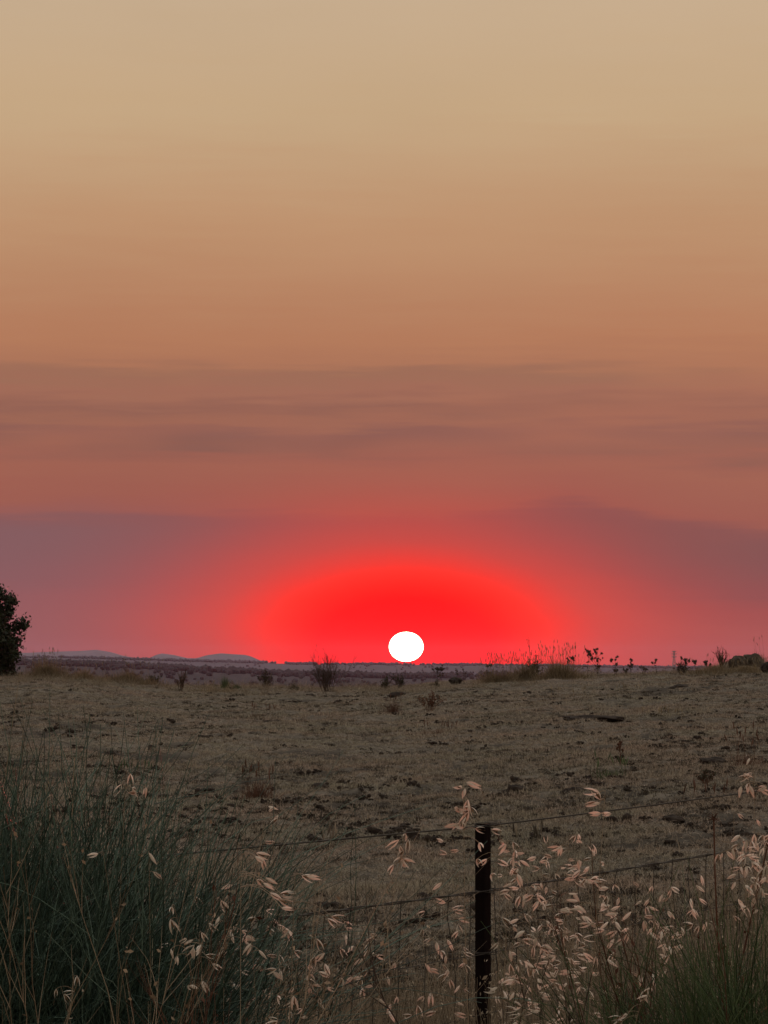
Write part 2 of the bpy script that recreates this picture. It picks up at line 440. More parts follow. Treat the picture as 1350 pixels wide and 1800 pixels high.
m_ridge_hazed = mat_ground('ridge_haze_tint', [(0.100, 0.092, 0.120), ((0.112, 0.102, 0.128), (0.006, 0.004, 0.006), 0.5, 0.66), ((0.088, 0.088, 0.102), (0.02, 0.012, 0.02), 0.48, 0.6)])  # distance haze painted into the ridge colour, on top of the haze volume
m_farhill_hazed = mat_ground('far_hill_haze_tint', [(0.168, 0.150, 0.192), ((0.188, 0.166, 0.205), (0.006, 0.004, 0.006), 0.5, 0.66), ((0.14, 0.14, 0.16), (0.02, 0.012, 0.02), 0.48, 0.6)])  # paler, bluer base colour paints in haze that the thin volume lacks
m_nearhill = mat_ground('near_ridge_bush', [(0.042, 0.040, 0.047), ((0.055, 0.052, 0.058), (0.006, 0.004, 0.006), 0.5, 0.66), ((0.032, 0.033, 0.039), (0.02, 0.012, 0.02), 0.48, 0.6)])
HILL = [(-2400, 1168), (-900, 1156), (-400, 1151), (-100, 1147), (0, 1147), (45, 1147.5), (100, 1145.5), (140, 1144), (170, 1142), (195, 1146), (215, 1152), (245, 1158), (262, 1157), (275, 1151), (285, 1148.5),
        (305, 1151), (330, 1157), (345, 1157), (365, 1151.5), (388, 1148.5), (410, 1150), (430, 1151), (442, 1154), (455, 1160), (470, 1164), (500, 1172), (600, 1182), (1000, 1188), (1500, 1182), (3000, 1178)]
RFAR = [(-3000, 1160), (-300, 1158), (45, 1156), (100, 1155.5), (200, 1158), (300, 1161), (450, 1165), (520, 1167), (700, 1168.5), (900, 1169.5), (1040, 1172), (1180, 1174), (1350, 1174), (3500, 1170)]
RNEAR = [(-3000, 1164), (-300, 1166), (60, 1167), (200, 1171), (350, 1178), (450, 1184), (560, 1187), (700, 1191), (900, 1189), (1000, 1196), (1350, 1200), (3500, 1198)]
make_ridge('far_hills', 'mauve far hills on the skyline at the left', HILL, 13500, 1700, m_farhill_hazed, .8)
make_ridge('distant_ridge', 'long flat hazy ridge along the horizon under the sun', RFAR, 9000, 1300, m_ridge_hazed, 2)
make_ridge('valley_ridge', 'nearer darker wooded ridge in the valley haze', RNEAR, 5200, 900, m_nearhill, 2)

def ico_sphere():
    import bmesh
    bm = bmesh.new(); bmesh.ops.create_icosphere(bm, subdivisions=1, radius=1)
    v = np.array([p.co[:] for p in bm.verts]); f = np.array([[q.index for q in p.verts] for p in bm.faces]); bm.free()
    return v, f
ICO_V, ICO_F = ico_sphere()

def blobs(g, c, r, seed, flat=1.0):
    """uneven lumps: centres (N,3), radii (N,)"""
    gg = np.random.default_rng(seed); n = len(c)
    d = ICO_V[None] * (1 + gg.uniform(-0.38, 0.32, (n, len(ICO_V), 1)))
    d = d * np.asarray(r)[:, None, None] * np.array([1, 1, flat])
    V = c[:, None] + d
    f = (ICO_F[None] + (np.arange(n) * len(ICO_V))[:, None, None]).reshape(-1, 3)
    g.add(V, f, np.repeat(gg.uniform(0.1, 0.9, n), len(ICO_V)))

def make_woods(label, prof, Dc, W, n, hmin, hmax, seed, thin=-0.12, m=None):
    gg = np.random.default_rng(seed)
    u = gg.uniform(-0.16, 0.16, n)
    y = Dc + W * np.where(gg.random(n) < 0.86, gg.uniform(-0.10, 0.1, n), gg.uniform(-0.6, 0.1, n))
    cl = noise2(u * 130, y / 250, seed) + 0.5 * noise2(u * 420, y / 90, seed + 1)
    keep = (cl > thin); u, y = u[keep], y[keep]
    x = u * y; h = gg.uniform(hmin, hmax, len(x)) * (0.7 + 0.6 * gg.random(len(x)))
    z = ridge_z(prof, Dc, x, y, W) + h * 0.35
    g = Geo(); blobs(g, np.stack([x, y, z], -1), h * 0.55, seed, 0.9)
    return tag(g.build('woods', m or m_wood_hazed, smooth_=False), label, None, None, 'stuff')
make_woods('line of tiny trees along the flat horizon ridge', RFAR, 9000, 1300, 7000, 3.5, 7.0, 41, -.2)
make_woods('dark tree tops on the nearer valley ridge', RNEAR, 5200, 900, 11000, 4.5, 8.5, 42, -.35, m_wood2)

# ------------------------------------------------------------------ sun and haze
def sphere_mesh(name, m, nu=64, nv=32):
    th = np.linspace(0, 2 * math.pi, nu, endpoint=False); ph = np.linspace(0, math.pi, nv)
    V = np.stack([np.sin(ph)[:, None] * np.cos(th), np.sin(ph)[:, None] * np.sin(th), np.broadcast_to(np.cos(ph)[:, None], (nv, nu))], -1)
    idx = np.arange(nu * nv).reshape(nv, nu)
    f = np.stack([idx[:-1], idx[1:], np.roll(idx[1:], -1, 1), np.roll(idx[:-1], -1, 1)], -1).reshape(-1, 4)
    g = Geo(); g.add(V, f); return g.mesh(name, m)
m_sun = bpy.data.materials.new('sun_glare'); m_sun.use_nodes = True
t = m_sun.node_tree; t.nodes.clear()
em = t.nodes.new('ShaderNodeEmission'); em.inputs[0].default_value = (1, 0.86, 0.62, 1); em.inputs[1].default_value = 9
ou = t.nodes.new('ShaderNodeOutputMaterial'); t.links.new(em.outputs[0], ou.inputs[0])
m_sun.cycles.emission_sampling = 'NONE'
sun = bpy.data.objects.new('sun', sphere_mesh('sun', m_sun)); COL.objects.link(sun)
DS = 40000.0
sun.location = (SUN_AZ * DS, DS, EYE + SUN_EL * DS); sun.scale = (DS * 30.2 / F, DS * 30.2 / F, DS * 26 / F)
tag(sun, 'white flattened setting sun just above the horizon', 'sun')

m_haze = bpy.data.materials.new('smoke_haze'); m_haze.use_nodes = True
t = m_haze.node_tree; t.nodes.clear()
pv = t.nodes.new('ShaderNodeVolumePrincipled')
pv.inputs['Color'].default_value = (0.62, 0.56, 0.84, 1); pv.inputs['Density'].default_value = HAZE_DENSITY
pv.inputs['Anisotropy'].default_value = 0.35
ou = t.nodes.new('ShaderNodeOutputMaterial'); t.links.new(pv.outputs[0], ou.inputs['Volume'])
hx, hy0, hy1, hz0, hz1 = 14500, -300, 15700, -88, 78
g = Geo()
c = np.array([(x, y, z) for z in (hz0, hz1) for y in (hy0, hy1) for x in (-hx, hx)], float)
g.add(c, [(0, 2, 3, 1), (4, 5, 7, 6), (0, 1, 5, 4), (2, 6, 7, 3), (0, 4, 6, 2), (1, 3, 7, 5)])
haze = g.build('haze', m_haze, smooth_=False)
tag(haze, 'thin mauve smoke haze over the valley', None, None, 'stuff')

# ------------------------------------------------------------------ scattered ground cover (geometry nodes)
def scatter(name, label, pts, rotz, scl, sources, mats, tilt=None):
    me = bpy.data.meshes.new(name)
    n = len(pts); me.vertices.add(n); me.vertices.foreach_set('co', pts.astype(np.float32).ravel())
    r = np.zeros((n, 3), np.float32); r[:, 2] = rotz
    if tilt is not None: r[:, 0] = tilt
    a = me.attributes.new('rot', 'FLOAT_VECTOR', 'POINT'); a.data.foreach_set('vector', r.ravel())
    a = me.attributes.new('scl', 'FLOAT_VECTOR', 'POINT'); a.data.foreach_set('vector', np.asarray(scl, np.float32).ravel())
    o = bpy.data.objects.new(name, me); COL.objects.link(o)
    for m in mats: me.materials.append(m)
    ng = bpy.data.node_groups.new(name + '_nodes', 'GeometryNodeTree')
    ng.interface.new_socket('Geometry', in_out='INPUT', socket_type='NodeSocketGeometry')
    ng.interface.new_socket('Geometry', in_out='OUTPUT', socket_type='NodeSocketGeometry')
    n_ = ng.nodes; l_ = ng.links
    gi = n_.new('NodeGroupInput'); go = n_.new('NodeGroupOutput')
    iop = n_.new('GeometryNodeInstanceOnPoints')
    jn = n_.new('GeometryNodeJoinGeometry')
    for s in reversed(sources):
        oi = n_.new('GeometryNodeObjectInfo'); oi.inputs['Object'].default_value = s
        oi.inputs['As Instance'].default_value = False
        g2 = n_.new('GeometryNodeGeometryToInstance'); l_.new(oi.outputs['Geometry'], g2.inputs[0])
        l_.new(g2.outputs[0], jn.inputs[0])
    iop.inputs['Pick Instance'].default_value = True
    for key, sock in (('rot', 'Rotation'), ('scl', 'Scale')):
        na = n_.new('GeometryNodeInputNamedAttribute'); na.data_type = 'FLOAT_VECTOR'; na.inputs[0].default_value = key
        if key == 'rot':
            er = n_.new('FunctionNodeEulerToRotation'); l_.new(na.outputs[0], er.inputs[0]); l_.new(er.outputs[0], iop.inputs[sock])
        else: l_.new(na.outputs[0], iop.inputs[sock])
    l_.new(gi.outputs[0], iop.inputs['Points']); l_.new(jn.outputs[0], iop.inputs['Instance'])
    l_.new(iop.outputs[0], go.inputs[0])
    md = o.modifiers.new('scatter', 'NODES'); md.node_group = ng
    return tag(o, label, None, None, 'stuff')

def tuft_source(seed, n, rad, h, w, mat, lean=0.9, droop=0.35):
    gg = np.random.default_rng(seed)
    a = gg.uniform(0, 2 * math.pi, n); rr = rad * np.sqrt(gg.random(n))
    base = np.stack([rr * np.cos(a), rr * np.sin(a), np.full(n, -0.01)], -1)
    d = fan(n, 0.05, lean, gg)
    Pn = curves(base, d, h * gg.uniform(0.45, 1.1, n), 4, droop, 0.18, gg)
    side = unit(np.cross(d, unit(gg.normal(size=(n, 3)))))
    g = Geo(); g.ribbons(Pn, w * np.array([1, 0.9, 0.65, 0.12]), side, gg.uniform(0, 1, n))
    return bpy.data.objects.new('tuft', g.mesh('tuft', mat))

tufts = [tuft_source(100 + i, 18, 0.075, 0.085, 0.0042, m_thatch, 1.15) for i in range(7)]
def pts_field(n, y0, y1, spread=1.35):
    y = np.exp(rng.uniform(math.log(y0), math.log(y1), n))
    x = rng.uniform(-1, 1, n) * (0.115 * y * spread + 0.8)
    return x, y
x, y = pts_field(230000, 11.5, 112)
# density follows distance so that near ground is as well covered as far ground
sm = soil_mask(x, y)
keep = rng.random(len(x)) > sm * np.clip(.35 + y * .009, 0, .93)
x, y = x[keep], y[keep]; sm = sm[keep]
z = terrain(x, y) + relief(x, y)
hs = (0.35 + 0.7 * np.clip(noise2(x * 0.7, y * 0.45, 51) + 0.5, 0, 1) + 0.8 * np.clip(noise2(x * 3.1, y * 1.3, 52), 0, 1)) * rng.uniform(0.45, 1.25, len(x))
ws = (0.7 + 0.010 * y)
scl = np.stack([ws, ws, hs * (0.85 + 0.004 * y)], -1)
scatter('field_grass', 'short dry grazed grass covering the paddock', np.stack([x, y, z], -1), rng.uniform(0, 6.28, len(x)), scl, tufts, [m_thatch])

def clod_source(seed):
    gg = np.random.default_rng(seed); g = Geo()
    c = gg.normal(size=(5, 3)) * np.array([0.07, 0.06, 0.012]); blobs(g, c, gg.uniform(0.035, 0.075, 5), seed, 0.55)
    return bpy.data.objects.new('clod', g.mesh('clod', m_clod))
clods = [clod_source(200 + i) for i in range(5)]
def clusters(n, per, y0, y1, sx, sy, seed):
    """patchy small groups of points over the paddock"""
    gg = np.random.default_rng(seed)
    y = np.exp(gg.uniform(math.log(y0), math.log(y1), n)); x = gg.uniform(-1, 1, n) * (0.15 * y + .8)
    k = (noise2(x * .22, y * .12, seed) + .6 * noise2(x * .9, y * .4, seed + 1)) > gg.uniform(-.45, .35, n)
    x, y = x[k], y[k]; m = gg.integers(1, per + 1, len(x)); i = np.repeat(np.arange(len(x)), m)
    big = np.exp(gg.normal(0, .35, len(x)))[i]
    return x[i] + gg.normal(size=len(i)) * sx * big, y[i] + gg.normal(size=len(i)) * sy * big, big
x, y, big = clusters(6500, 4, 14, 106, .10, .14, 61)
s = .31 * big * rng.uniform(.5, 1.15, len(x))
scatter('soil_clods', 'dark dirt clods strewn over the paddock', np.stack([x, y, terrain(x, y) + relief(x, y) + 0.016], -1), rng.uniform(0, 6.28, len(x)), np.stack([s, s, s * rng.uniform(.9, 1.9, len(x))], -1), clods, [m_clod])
m_hollow_shade = mat_plant('hollow_shade_tufts', (0.018, 0.014, 0.011), (0.065, 0.052, 0.038), 0, 0.9, 4)  # near-black colour stands in for shade in the grass hollows
mats_ = [tuft_source(150 + i, 30, 0.085, 0.07, 0.0065, m_hollow_shade, 1.25, .4) for i in range(6)]
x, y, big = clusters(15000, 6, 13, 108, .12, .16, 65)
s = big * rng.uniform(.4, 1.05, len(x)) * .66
scatter('hollow_shade_tufts', 'dark matted tufts standing in for shaded hollows in the dry grass', np.stack([x, y, terrain(x, y) + relief(x, y) + .008], -1), rng.uniform(0, 6.28, len(x)), np.stack([s, s, s * rng.uniform(.9, 1.7, len(x))], -1), mats_, [m_hollow_shade])

# ------------------------------------------------------------------ plant builders
def gz_at(x, y): return float(terrain(np.array([x]), np.array([y]))[0] + (relief(np.array([x]), np.array([y]))[0] if y < 130 else 0))

def at_ground(px, D):
    x = (px - 675) / F * D
    return np.array((x, D, gz_at(x, D) - 0.03))

def grass_clump(name, label, cat, px, D, rad, h, n, mat, lean=0.5, heads=0, group=None, w=0.006, py=None, droop=0.25, seed=None):
    gg = np.random.default_rng(seed if seed is not None else int(px * 7 + D))
    b = at_ground(px, D)
    if cat == 'grass clump': h *= 1.7; n = int(n * 1.5); w *= 1.3
    o = empty(name, b, label, cat, group)
    a = gg.uniform(0, 6.283, n); rr = rad * np.minimum(np.abs(gg.normal(size=n)) * .55, 1.15)
    base = np.stack([rr * np.cos(a), rr * np.sin(a) * 0.7, np.full(n, -0.02)], -1)
    d = fan(n, 0.0, lean, gg); d[:, :2] += base[:, :2] / max(rad, .01) * 0.35 * gg.random((n, 1)); d = unit(d)
    hh = h * gg.uniform(0.2, 1.0, n) * (1.1 - 0.45 * (rr / rad) ** 2) * (.8 + .9 * noise2(base[:, 0] * 6 + px, base[:, 1] * 6, 3))
    Pn = curves(base, d, hh, 5, droop, 0.16, gg)
    g = Geo(); g.ribbons(Pn, w * np.array([1, .95, .8, .55, .12]), unit(np.cross(d, unit(gg.normal(size=(n, 3))))), gg.random(n))
    tag(g.build('blades', mat, o), kind='stuff')
    if heads:
        g = Geo()
        a = gg.uniform(0, 6.283, heads); rr = rad * np.sqrt(gg.random(heads))
        base = np.stack([rr * np.cos(a), rr * np.sin(a) * .7, np.zeros(heads)], -1)
        d = fan(heads, 0.0, 0.28, gg)
        Pn = curves(base, d, h * gg.uniform(0.75, 1.15, heads), 6, 0.08, 0.08, gg)
        g.tubes(Pn, 0.0022 * np.array([1, 1, .9, .8, .7, .5]), 3, gg.random(heads))
        tip = Pn[:, -1]; td = unit(Pn[:, -1] - Pn[:, -2])
        Ph = tip[:, None] + td[:, None] * np.linspace(-0.02, 0.075, 4)[None, :, None]
        g.tubes(Ph, 0.0075 * np.array([.3, 1, .8, .1]), 4, gg.random(heads))
        tag(g.build('seed_heads', mat, o), kind='stuff')
    return o

def twig_bush(name, label, cat, px, D, h, width, mat, levels=(16, 5, 4), r0=0.012, up=0.62, tall=0, leaf=None, nleaf=0, leafsize=0.05, group=None, seed=1, droop=0.0, base_z=0.0, leaf_hi=0.25):
    gg = np.random.default_rng(seed)
    b = at_ground(px, D); o = empty(name, b, label, cat, group)
    n = levels[0]
    lean = math.atan2(width * 0.5, h * 0.8)
    base = gg.normal(size=(n, 3)) * np.array([width * 0.05, width * 0.05, 0]); base[:, 2] = base_z
    d = fan(n, 0.02, lean, gg)
    ln = h * gg.uniform(0.55, 0.95, n)
    Pn = curves(base, d, ln, 8, droop, 0.10, gg)
    g = Geo(); g.tubes(Pn, r0 * np.linspace(1, 0.3, 8), 4, gg.random(n))
    allP = [Pn]
    par, pd, pl, r = Pn, d, ln, r0 * 0.55
    for lv in levels[1:]:
        m = len(par) * lv
        pi = np.repeat(np.arange(len(par)), lv); t = gg.uniform(0.25, 0.95, m)
        k = par.shape[1] - 1
        i0 = np.minimum((t * k).astype(int), k - 1); fr = (t * k - i0)[:, None]
        base = par[pi, i0] * (1 - fr) + par[pi, i0 + 1] * fr
        tang = unit(par[pi, i0 + 1] - par[pi, i0])
        d2 = unit(tang + gg.normal(size=(m, 3)) * (1 - up) + np.array([0, 0, 0.15]))
        l2 = pl[pi] * gg.uniform(0.25, 0.55, m)
        P2 = curves(base, d2, l2, 5, droop, 0.14, gg)
        g.tubes(P2, r * np.linspace(1, 0.3, 5), 3, gg.random(m))
        par, pd, pl, r = P2, d2, l2, r * 0.6
        allP.append(P2)
    tag(g.build('twigs', mat, o), kind='stuff')
    if tall:
        g = Geo(); d = fan(tall, 0, 0.3, gg)
        Pt = curves(gg.normal(size=(tall, 3)) * np.array([width * .12, width * .12, 0]) + np.array([0, 0, h * .5]), d, h * gg.uniform(0.7, 1.1, tall), 7, 0, 0.08, gg)
        g.tubes(Pt, r0 * 0.45 * np.linspace(1, 0.35, 7), 3, 0.5)
        k = tall * 6; i = np.repeat(np.arange(tall), 6)
        P2 = curves(Pt[i, gg.integers(3, 7, k)], fan(k, 0.2, 0.9, gg), h * 0.14, 3, 0, 0.1, gg)
        g.tubes(P2, r0 * 0.4 * np.array([1, .8, .4]), 3, 0.5)
        tag(g.build('upper_twigs', mat, o), kind='stuff')
    if leaf is not None and nleaf:
        g = Geo(); src = np.concatenate([p[:, 2:].reshape(-1, 3) for p in allP[-2:]])
        src = src[src[:, 2] > h * leaf_hi]
        c = src[gg.integers(0, len(src), nleaf)] + gg.normal(size=(nleaf, 3)) * leafsize * 0.5
        leaf_quads(g, c, leafsize * gg.uniform(0.5, 1.2, nleaf), gg)
        tag(g.build('leaves', leaf, o), kind='stuff')
    return o

def leaf_quads(g, c, s, gg, aspect=0.55):
    n = len(c); a = unit(gg.normal(size=(n, 3))); b = unit(np.cross(a, gg.normal(size=(n, 3)))); s = np.asarray(s)[:, None]
    nn = np.cross(a, b)
    V = np.stack([c - a * s, c + b * s * aspect + nn * s * .15, c + a * s, c - b * s * aspect + nn * s * .15], 1)
    g.add(V, np.arange(n * 4).reshape(n, 4), np.repeat(gg.random(n), 4))

def thistle(name, label, px, D, top_y, seed, nb=4, head=0.022, group=None, spread=0.5, mat=None, leaves=True, cat='thistle'):
    gg = np.random.default_rng(seed); mat = mat or m_dark
    b = at_ground(px, D); top = P(px, top_y, D)[2]; h = max(0.12, top - b[2])
    o = empty(name, b, label, cat, group)
    g = Geo()
    main = curves(np.zeros((1, 3)), unit(np.array([[gg.normal() * .06, gg.normal() * .06, 1]])), h * 0.9, 8, 0, 0.05, gg)
    g.tubes(main, 0.006 * np.linspace(1, .5, 8), 4, 0.4)
    ii = gg.integers(3, 8, nb); st = main[0, ii]
    d = fan(nb, 0.25, 0.95, gg) * np.array([1.2, 0.6, 1]); d = unit(d)
    ln = h * spread * gg.uniform(0.3, 0.75, nb)
    ln = np.minimum(ln, (h - st[:, 2]) / np.maximum(d[:, 2], .2) * 1.05)
    br = curves(st, d, ln, 6, -0.12, 0.06, gg)
    g.tubes(br, 0.0045 * np.linspace(1, .6, 6), 3, 0.4)
    j = np.repeat(np.arange(nb), 2); st2 = br[j, gg.integers(2, 5, nb * 2)]
    br2 = curves(st2, unit(fan(nb * 2, 0.2, 1.0, gg)), np.repeat(ln, 2) * 0.45, 4, -0.1, .05, gg)
    g.tubes(br2, 0.0035 * np.linspace(1, .6, 4), 3, 0.4)
    tag(g.build('stem', mat, o))
    tips = np.concatenate([main[:, -1], br[:, -1], br2[:, -1]])
    hd = None
    for k, t in enumerate(tips):
        if hd is None or k % 3 == 0:
            gh = Geo(); blobs(gh, np.zeros((1, 3)), [head], seed + k, 1.15)
            nsp = 16; dd = unit(gg.normal(size=(nsp, 3)))
            gh.tubes(dd[:, None] * head * np.array([0.6, 1.0, 1.9])[None, :, None], head * np.array([.14, .10, .02]), 3, 0.5)
            hd = gh.mesh('flower_head', mat)
        q = bpy.data.objects.new('flower_head', hd); COL.objects.link(q); q.parent = o
        q.location = t; s = gg.uniform(0.7, 1.15); q.scale = (s, s, s * 1.1); q.rotation_euler = (gg.normal() * .4, gg.normal() * .4, gg.uniform(0, 6))
    if leaves:
        g = Geo(); nl = 9; i = gg.integers(0, 6, nl)
        pl = curves(main[0, i], unit(fan(nl, 0.8, 1.5, gg)), h * gg.uniform(.1, .22, nl), 5, 0.5, .1, gg)
        g.ribbons(pl, h * 0.05 * np.array([.4, 1, .8, .6, .1]), unit(gg.normal(size=(nl, 3))), gg.random(nl))
        tag(g.build('leaves', m_leafdark, o), kind='stuff')
    return o

def rock(name, label, px, py, D, size, seed, m, cat='rock', sink=0.35):
    gg = np.random.default_rng(seed)
    import bmesh
    bm = bmesh.new(); bmesh.ops.create_icosphere(bm, subdivisions=3, radius=1)
    v = np.array([p.co[:] for p in bm.verts]); f = np.array([[q.index for q in p.verts] for p in bm.faces]); bm.free()
    off = gg.uniform(0, 50, 2)
    nz = noise2(v[:, 0] * 1.7 + off[0] + v[:, 2], v[:, 1] * 1.7 + off[1], seed) + 0.5 * noise2(v[:, 0] * 4 + v[:, 2] * 2, v[:, 1] * 4 + off[0], seed + 1) + .25 * noise2(v[:, 0] * 9 + v[:, 2] * 7, v[:, 1] * 9, seed + 2)
    v = v * (1 + 0.55 * nz[:, None]) * np.array(size) / 2
    g = Geo(); g.add(v, f)
    o = g.build(name, m, smooth_=False)
    b = at_ground(px, D)
    o.location = (b[0], b[1], P(px, py, D)[2] - size[2] * 0.5)
    return tag(o, label, cat)

# ------------------------------------------------------------------ things along the crest
grass_clump('grass_clump', 'tawny grass mound beside the dark tree at the left', 'grass clump', 82, 96, 0.60, 0.46, 2200, m_crestgrass, 0.75, 30)
grass_clump('grass_clump', 'low tawny grass mound between the left tree and the dark rushes', 'grass clump', 150, 99, 0.85, 0.30, 1900, m_crestgrass, 0.8, 12)
grass_clump('grass_clump', 'broad tawny grass mound on the crest below the small pointed hill', 'grass clump', 222, 97, 0.95, 0.42, 2700, m_crestgrass, 0.75, 22)
twig_bush('low_shrub', 'low dark shrub at the right end of the tawny mound under the hills', 'shrub', 268, 100, 0.40, 0.6, m_dark, (14, 5, 4), 0.008, leaf=m_leafdark, nleaf=500, leafsize=0.022, seed=4)
twig_bush('dried_dock', 'dark spiky dried dock on the crest left of the two rush clumps', 'dock plant', 320, 92, 0.52, 0.30, m_dark, (9, 6, 5), 0.010, up=0.8, seed=5, leaf=m_dock, nleaf=350, leafsize=0.018)
for px, h, lab in ((396, 0.50, 'left of two dark upright rush clumps on the crest'), (417, 0.44, 'right of two dark upright rush clumps on the crest')):
    grass_clump('rush_clump', lab, 'rush clump', px, 96, 0.13, h, 420, m_rush2, 0.42, 0, 'pair of rush clumps', 0.007, droop=0.03)
grass_clump('grass_clump', 'short brown grass under the two rush clumps', 'grass clump', 385, 93, 0.85, 0.18, 1300, m_crestgrass, 0.8, 8)
twig_bush('leafy_shrub', 'small dotted leafy shrub left of the bare twiggy bush', 'shrub', 467, 97, 0.52, 0.62, m_dark, (12, 5, 4), 0.009, leaf=m_leafdark, nleaf=420, leafsize=0.022, seed=6, leaf_hi=.4)
twig_bush('low_shrub', 'low dark shrub at the foot of the bare twiggy bush, on its left', 'shrub', 520, 97, 0.22, 0.8, m_dark, (14, 5, 4), 0.007, leaf=m_leafdark, nleaf=500, leafsize=0.022, seed=7)
twig_bush('bare_bush', 'bare fan-shaped twiggy bush on the crest left of the sun', 'bush', 574, 92, 0.92, 1.0, m_dark, (32, 8, 6), 0.0052, up=0.62, tall=3, seed=8, droop=0.0)
twig_bush('leafy_shrub', 'low leafy shrub directly below the sun, left part of the pair', 'shrub', 678, 98, 0.32, 0.75, m_dark, (14, 5, 4), 0.008, leaf=m_leafdark, nleaf=460, leafsize=0.022, seed=9)
twig_bush('leafy_shrub', 'taller leafy shrub directly below the sun, right part of the pair', 'shrub', 703, 97, 0.47, 0.55, m_dark, (11, 5, 4), 0.008, leaf=m_leafdark, nleaf=380, leafsize=0.022, seed=10, leaf_hi=.35)
thistle('thistle', 'broad-topped thistle right of and below the sun', 769, 97, 1177, 61, 7, 0.026, spread=0.95)
twig_bush('low_shrub', 'tiny dark shrub at the foot of the broad-topped thistle', 'shrub', 768, 96, 0.20, 0.28, m_dark, (9, 5, 3), 0.006, leaf=m_leafdark, nleaf=160, leafsize=0.022, seed=12)
rock('dirt_mound', 'small dark dirt mound right of the broad-topped thistle', 801, 1190, 98, (0.34, 0.3, 0.22), 13, m_clod, 'dirt mound')
for px, ty, lab, sd_ in ((803, 1177, 'thin short seed stalk beside the small dark dirt mound', 14), (816, 1175, 'knobbly seed stalk right of the small dark dirt mound', 15)):
    thistle('seed_stalk', lab, px, 97, ty, sd_, 2, 0.016, spread=0.3, leaves=False, cat='seed stalk')
grass_clump('grass_clump', 'tawny seeding grass clump right of the sun, left end of the skyline tussocks', 'grass clump', 875, 94, 0.55, 0.46, 2000, m_crestgrass, 0.6, 60)
thistle('thistle', 'dark small thistle standing in the left skyline tussock', 858, 96, 1170, 16, 5, 0.024, spread=0.7)
grass_clump('grass_clump', 'tawny grass tussock around the dark round shrub', 'grass clump', 925, 95, 0.50, 0.50, 1700, m_crestgrass, 0.6, 40)
twig_bush('round_shrub', 'dark round shrub poking above the skyline tussocks', 'shrub', 938, 95.5, 0.58, 0.40, m_dark, (14, 6, 4), 0.008, leaf=m_leafdark, nleaf=1500, leafsize=0.022, seed=17, leaf_hi=.2)
thistle('grass_stalk', 'tall faint nodding grass stalk above the dark round shrub', 932, 96, 1118, 18, 3, 0.008, spread=0.25, leaves=False, cat='grass stalk', mat=m_dock)
grass_clump('grass_clump', 'large grass tussock with seed heads right of the dark round shrub', 'grass clump', 985, 94, 0.66, 0.60, 2600, m_crestgrass, 0.6, 70)
thistle('thistle', 'thistle with many heads at the right edge of the large tussock', 1008, 95, 1158, 19, 7, 0.024, spread=0.8)
grass_clump('grass_clump', 'low grass fringe under the skyline thistles', 'grass clump', 1030, 95, 0.4, 0.26, 700, m_crestgrass, 0.7, 8)
for px, ty, lab, sd_, nb in ((1033, 1146, 'left of the two tallest skyline thistles, dense head cluster', 20, 6), (1052, 1145, 'right of the two tallest skyline thistles, forked and open', 22, 6), (1080, 1156, 'forked skyline thistle next right of the two tallest', 24, 3),
                             (1108, 1161, 'single-stemmed skyline thistle midway between tussock and pylon', 25, 3), (1154, 1160, 'curled lone skyline thistle just left of the pylon', 26, 2)):
    thistle('thistle', lab, px, 95, ty, sd_, nb, 0.027, 'thistles along the skyline', 0.6)
for px, ty, lab, sd_ in ((1050, 1171, 'short thistle at the foot of the tallest skyline thistles', 27), (1084, 1178, 'very short thistle under the forked skyline thistle', 28), (1130, 1174, 'short dark thistle against the hazy ridge, left of the pylon', 29), (1100, 1177, 'faint low thistle under the single-stemmed skyline thistle', 30)):
    thistle('thistle', lab, px, 97, ty, sd_, 4, 0.022, 'short thistles along the skyline', 0.8)
for px, w_, sd_, lab in ((1062, .5, 31, 'low dark dirt mound under the forked thistle'), (1120, .42, 32, 'low dark dirt mound left of the pylon')):
    rock('dirt_mound', lab, px, 1185.5, 98, (w_, .4, .2), sd_, m_clod, 'dirt mound')
twig_bush('dotted_shrub', 'low shrub of dark round heads right of the pylon foot', 'shrub', 1198, 95, 0.40, 0.8, m_dark, (16, 5, 3), 0.007, leaf=m_leafdark, nleaf=420, leafsize=0.022, seed=33, leaf_hi=.4)
for px, ty, sd_, lab in ((1203, 1160, 34, 'thistle with paired heads in the dotted shrub'), (1222, 1163, 35, 'thistle right of the dotted shrub'), (1243, 1163, 36, 'thistle close to the left foot of the fan-shaped dry shrub')):
    thistle('thistle', lab, px, 95, ty, sd_, 4, 0.027, 'thistles right of the pylon', 0.7)
grass_clump('grass_clump', 'long tawny grass bank on the left slope of the stony mound', 'grass clump', 1255, 93, 0.75, 0.28, 1700, m_crestgrass, 0.7, 14)
grass_clump('grass_clump', 'tawny grass on top of the stony mound', 'grass clump', 1312, 93, 0.66, 0.20, 2400, m_crestgrass, 0.7, 22)
twig_bush('fan_shrub', 'fan-shaped dry shrub on the left slope of the stony mound', 'shrub', 1267, 94, 0.60, 0.42, m_dark, (14, 6, 4), 0.010, up=0.85, seed=37, leaf=m_dock, nleaf=220, leafsize=.02)
rock('boulder', 'left of the two rounded boulders on the stony mound', 1297, 1153, 94.2, (0.46, .4, .42), 38, m_rock, 'boulder')
rock('boulder', 'higher right one of the two rounded boulders on the stony mound', 1322, 1149, 94.6, (0.55, .45, .5), 39, m_rock, 'boulder')
grass_clump('grass_clump', 'thin wispy grass standing behind the higher boulder', 'grass clump', 1335, 97, 0.18, 0.42, 160, m_crestgrass, 0.3, 5)
rock('boulder', 'black rock cut by the right edge of the picture, under the mound', 1350, 1164, 90, (0.34, .3, .30), 40, m_clod, 'boulder')

